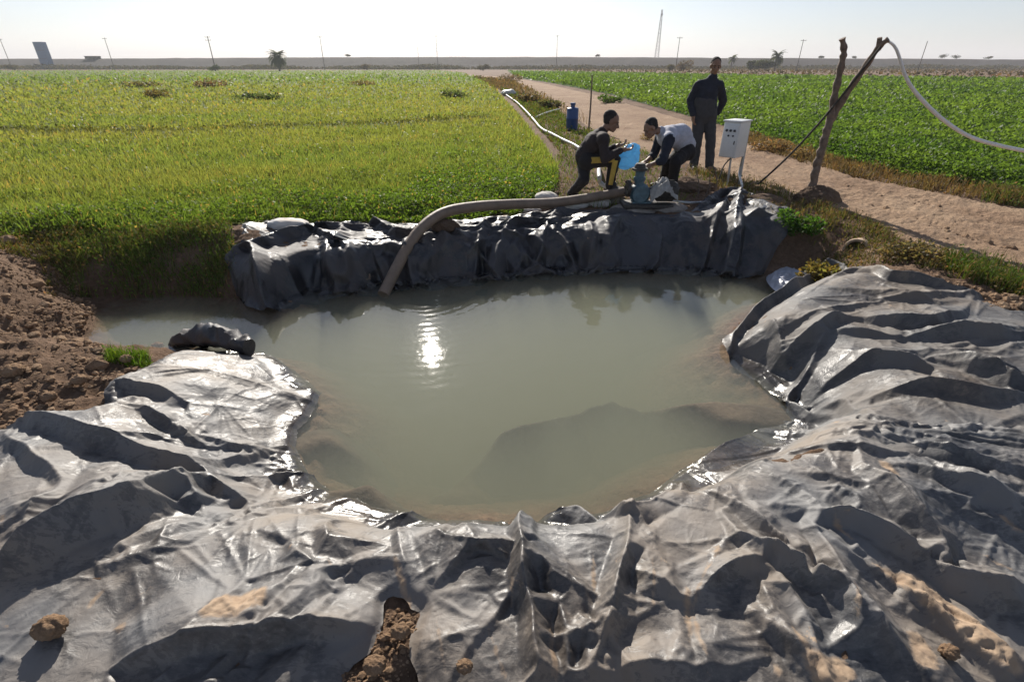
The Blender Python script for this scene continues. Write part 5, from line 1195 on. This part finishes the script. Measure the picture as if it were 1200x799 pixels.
part(remesh(b, .0065, 3), 'body', M_skin, T); hair(T, L, R, 1.0, 3); eyes(T, L, R, 1.0)
garment([(sl_, sr, .075, .075), (chest + Vector((0, .07, 0)), chest + Vector((0, -.07, 0)), .125, .125), (neck - Vector((.04, 0, .07)), chest, .09, .13), (chest, hip + Vector((0, 0, .03)), .13, .13), (sl_, el, .056, .048), (el, el.lerp(hand_l, .88), .048, .034), (sr, er, .056, .048), (er, er.lerp(hand_r, .88), .048, .034), (neck - Vector((.03, 0, .05)), neck + Vector((0, 0, .0)), .06, .056)], 'jacket', M_darkb, T, 11)
garment([(hl, hr, .11, .11), (hip + Vector((0, 0, .05)), hip, .12, .12), (hl, kl, .088, .066), (kl, back_foot + Vector((0, 0, .05)), .064, .046), (hr, kr, .088, .068), (kr, front_foot + Vector((0, 0, .05)), .066, .048)], 'trousers', M_black, T, 12)
b = MB(); cm = Vector(cam.location)
def stripe(p, q, rp, rq, w_):
    n = 14; V = []
    for i in range(n + 1):
        t = i / n; c = p.lerp(q, t); r = rp + (rq - rp) * t + .016; ax = (q - p).normalized(); o_ = Vector((0, -1, .22)); o_ = (o_ - ax * o_.dot(ax)).normalized(); s_ = ax.cross(o_)
        for j in range(7): a = (j / 6 - .5) * w_; V.append(c + (o_ * math.cos(a) + s_ * math.sin(a)) * (r + .005))
    b.add(V, [[i * 7 + j, i * 7 + j + 1, (i + 1) * 7 + j + 1, (i + 1) * 7 + j] for i in range(n) for j in range(6)])
stripe(hr.lerp(kr, .12), kr, .088, .068, .75); stripe(kr, front_foot + Vector((0, 0, .06)), .066, .048, .85); o = b.build('stripe', M_yel, T); md = o.modifiers.new('s', 'SOLIDIFY'); md.thickness = .02
shoe(T, back_foot, back_foot + Vector((.17, -.03, -.012))); shoe(T, front_foot, front_foot + Vector((.17, -.02, 0)))
b = MB(); V, Fc = rock(front_foot + Vector((.06, 0, -.15)), .13, 88, (1.3, 1.1, .8), .1); tag(b.add(V, Fc).build('concrete_block', M_concd), 'small rough block under the raised foot of the crouching man', 'block')
# thin blue plastic sheet / bag held between the two men
M_bag, ntb, bb = mat('blue_bag'); bb.inputs['Base Color'].default_value = (.28, .56, .76, 1); bb.inputs['Roughness'].default_value = .3
tb = N(ntb, 'ShaderNodeBsdfTranslucent'); tb.inputs[0].default_value = (.3, .68, .95, 1); mb_ = N(ntb, 'ShaderNodeMixShader'); mb_.inputs[0].default_value = .5
ntb.links.new(bb.outputs[0], mb_.inputs[1]); ntb.links.new(tb.outputs[0], mb_.inputs[2]); ntb.links.new(mb_.outputs[0], ntb.nodes['Material Output'].inputs['Surface'])
cb = aty(735, 185, y1 - .06); bm = bmesh.new(); bmesh.ops.create_icosphere(bm, subdivisions=5, radius=1); co = np.array([v.co for v in bm.verts]); F_ = [[v.index for v in f.verts] for f in bm.faces]; bm.free()
co = np.sign(co) * np.abs(co) ** .82
wv = .62 + .5 * ridged(co[:, 0] * 1.3 + co[:, 1], co[:, 2] * 1.4, 5, 3) + .35 * np.clip(co[:, 0] * co[:, 2], -.3, 1)
co = co * wv[:, None] * np.array([.15, .08, .16]); co[:, 2] += -.25 * co[:, 0] * (co[:, 2] < 0); co = co + np.array(cb)
tag(MB().add(co, F_).build('plastic_bag', M_bag), 'light blue plastic bag held by the crouching man over the pump', 'plastic bag')

# --- 2. bending man on the right of the pump
y2 = 7.8
hip = aty(803, 176, y2 + .1); mid = aty(797, 160, y2 + .08); neck = aty(775, 155, y2 - .02); hd = aty(762.5, 151.5, y2 - .05); chest = aty(783, 161, y2 + .02)
T = empty('person', (hip.x, y2, .47), 'man in a grey vest bending over the pump with both hands on it', 'person')
fa = aty(776, 224, y2 + .22); fb = aty(786, 229, y2 - .12); fa = Vector((fa.x, fa.y, gz(fa.x, fa.y) + .06)); fb = Vector((fb.x, fb.y, gz(fb.x, fb.y) + .06))
ha_ = hip + Vector((0, .10, -.02)); hb_ = hip + Vector((0, -.10, -.02)); ka = solve(ha_, fa + Vector((0, 0, .05)), .38, .37, (-.6, -.8, 0)); kb_ = solve(hb_, fb + Vector((0, 0, .05)), .38, .37, (-.6, -.8, 0))
s1_ = neck + Vector((.05, .19, -.05)); s2_ = neck + Vector((.07, -.19, -.07)); w1 = aty(757, 190, y2 - .02); w2 = aty(762, 194, y2 - .32)
e1 = solve(s1_, w1, .30, .26, (.3, .5, -.3)); e2 = aty(776, 189, y2 - .36)
f2 = Vector((-.80, -.25, -.55)); u2 = Vector((-.50, 0, .80))
b = MB(); R, L = head(b, hd, f2, u2)
capsule(b, neck + Vector((.03, 0, -.01)), L(0, -.02, -.02), .056, .054); capsule(b, s1_, s2_, .07, .07); capsule(b, chest + Vector((0, .07, 0)), chest - Vector((0, .07, 0)), .125, .125); capsule(b, chest, mid, .13, .14); capsule(b, mid, hip, .14, .13); capsule(b, ha_, hb_, .10, .10)
for s_, e_, h_ in ((s1_, e1, w1), (s2_, e2, w2)): capsule(b, s_, e_, .05, .04); capsule(b, e_, h_, .042, .027)
for h_, k_, f_ in ((ha_, ka, fa), (hb_, kb_, fb)): capsule(b, h_, k_, .08, .056); capsule(b, k_, f_ + Vector((0, 0, .05)), .055, .035); capsule(b, f_, f_ + Vector((-.14, -.03, -.01)), .035, .03)
hand(b, w1, aty(747, 197, y2 - .25) - w1, (-.2, -.3, -1), 1.05, .5, 1); hand(b, w2, aty(750, 198, y2 - .36) - w2, (-.2, .3, -1), 1.05, .5, -1)
part(remesh(b, .0065, 3), 'body', M_skin, T); hair(T, L, R, 1.02, 8); eyes(T, L, R, 1.0)
garment([(s1_, s2_, .078, .078), (chest + Vector((0, .07, 0)), chest - Vector((0, .07, 0)), .135, .135), (chest, mid, .14, .155), (mid, hip + Vector((-.01, 0, .05)), .155, .14), (neck + Vector((.05, 0, -.03)), neck + Vector((0, 0, 0)), .085, .062)], 'vest', M_gray, T, 21, sm=5)
garment([(s1_, e1, .062, .05), (e1, e1.lerp(w1, .3), .05, .045), (s2_ + Vector((0, -.015, 0)), e2, .070, .052), (e2, e2.lerp(w2, .25), .052, .046)], 'sleeves', M_navy, T, 22)
garment([(ha_, hb_, .115, .115), (hip + Vector((-.02, 0, .05)), hip, .13, .125), (ha_, ka, .092, .07), (ka, fa + Vector((0, 0, .04)), .07, .056), (hb_, kb_, .092, .07), (kb_, fb + Vector((0, 0, .04)), .07, .056)], 'trousers', M_black, T, 23)
shoe(T, fa, fa + Vector((-.17, -.04, -.012))); shoe(T, fb, fb + Vector((-.17, -.05, -.012)))

# --- 3. standing man
y3 = 9.5
def q(px, py, dy=0): return aty(px, py, y3 + dy)
fa = q(813, 193, .0); fb = q(831, 195, -.1); fa.z = gz(fa.x, fa.y) + .06; fb.z = gz(fb.x, fb.y) + .06
hip = q(826, 137); chest = q(828, 108); neck = q(835, 93); hd = q(838.5, 78.5)
T = empty('person', (hip.x, y3, .45), 'man in a dark jacket and charcoal trousers standing upright looking on', 'person')
ha_ = hip + Vector((-.10, 0, -.02)); hb_ = hip + Vector((.09, 0, -.02)); ka = ha_.lerp(fa, .5) + Vector((0, -.04, .03)); kb_ = hb_.lerp(fb, .5) + Vector((0, -.04, .03))
s1_ = q(818.5, 100.5); s2_ = q(843, 100.5); e1 = q(809, 119, .06); w1 = q(812.5, 136, -.06); e2 = q(847.5, 120, .14); w2 = q(840, 134, .22)
f3 = Vector((-.12, -.96, -.16)); u3 = Vector((.05, 0, 1))
b = MB(); R, L = head(b, hd, f3, u3, 1.0)
capsule(b, neck - Vector((0, -.02, .05)), L(0, -.02, -.03), .058, .055); capsule(b, s1_, s2_, .065, .065); capsule(b, neck - Vector((0, 0, .1)), chest, .10, .14, 16, ((0, 1, 0), .8)); capsule(b, chest, hip, .15, .14, 16, ((0, 1, 0), .75)); capsule(b, ha_, hb_, .10, .10)
for s_, e_, h_ in ((s1_, e1, w1), (s2_, e2, w2)): capsule(b, s_, e_, .052, .04); capsule(b, e_, h_, .042, .028)
for h_, k_, f_ in ((ha_, ka, fa), (hb_, kb_, fb)): capsule(b, h_, k_, .085, .058); capsule(b, k_, f_ + Vector((0, 0, .05)), .057, .036); capsule(b, f_, f_ + Vector((0, -.15, -.01)), .035, .03)
hand(b, w1, (.12, -.1, -1), (1, 0, 0), 1.05, .45, 1); hand(b, w2, (-.9, .1, -.35), (0, 1, 0), 1.05, .4, 1)
part(remesh(b, .0065, 3), 'body', M_skin, T); hair(T, L, R, 1.0, 31); eyes(T, L, R, 1.0)
garment([(s1_, s2_, .068, .068), (s1_ + Vector((.03, 0, 0)), neck + Vector((0, 0, -.02)), .06, .06), (s2_ - Vector((.03, 0, 0)), neck + Vector((0, 0, -.02)), .06, .06), (neck - Vector((0, 0, .08)), chest, .10, .155, ((0, 1, 0), .85)), (chest + Vector((-.05, 0, 0)), hip + Vector((-.05, 0, .08)), .12, .12), (chest + Vector((.05, 0, 0)), hip + Vector((.05, 0, .08)), .12, .12), (s1_, e1, .066, .056), (e1, e1.lerp(w1, .9), .056, .042), (s2_, e2, .066, .056), (e2, e2.lerp(w2, .9), .056, .042), (neck - Vector((0, -.01, .05)), neck + Vector((0, .0, .01)), .07, .066)], 'jacket', M_navy, T, 31, sm=5)
garment([(chest + Vector((-.055, -.012, -.16)), hip + Vector((-.055, -.012, .03)), .122, .124), (chest + Vector((.055, -.012, -.16)), hip + Vector((.055, -.012, .03)), .122, .124)], 'jacket_hem', M_char, T, 33)
garment([(ha_, hb_, .11, .11), (ha_, ka, .096, .074), (ka, fa + Vector((0, 0, .03)), .076, .064), (hb_, kb_, .096, .074), (kb_, fb + Vector((0, 0, .03)), .076, .064)], 'trousers', M_char, T, 32)
shoe(T, fa, fa + Vector((-.03, -.18, -.012))); shoe(T, fb, fb + Vector((.04, -.18, -.012)))
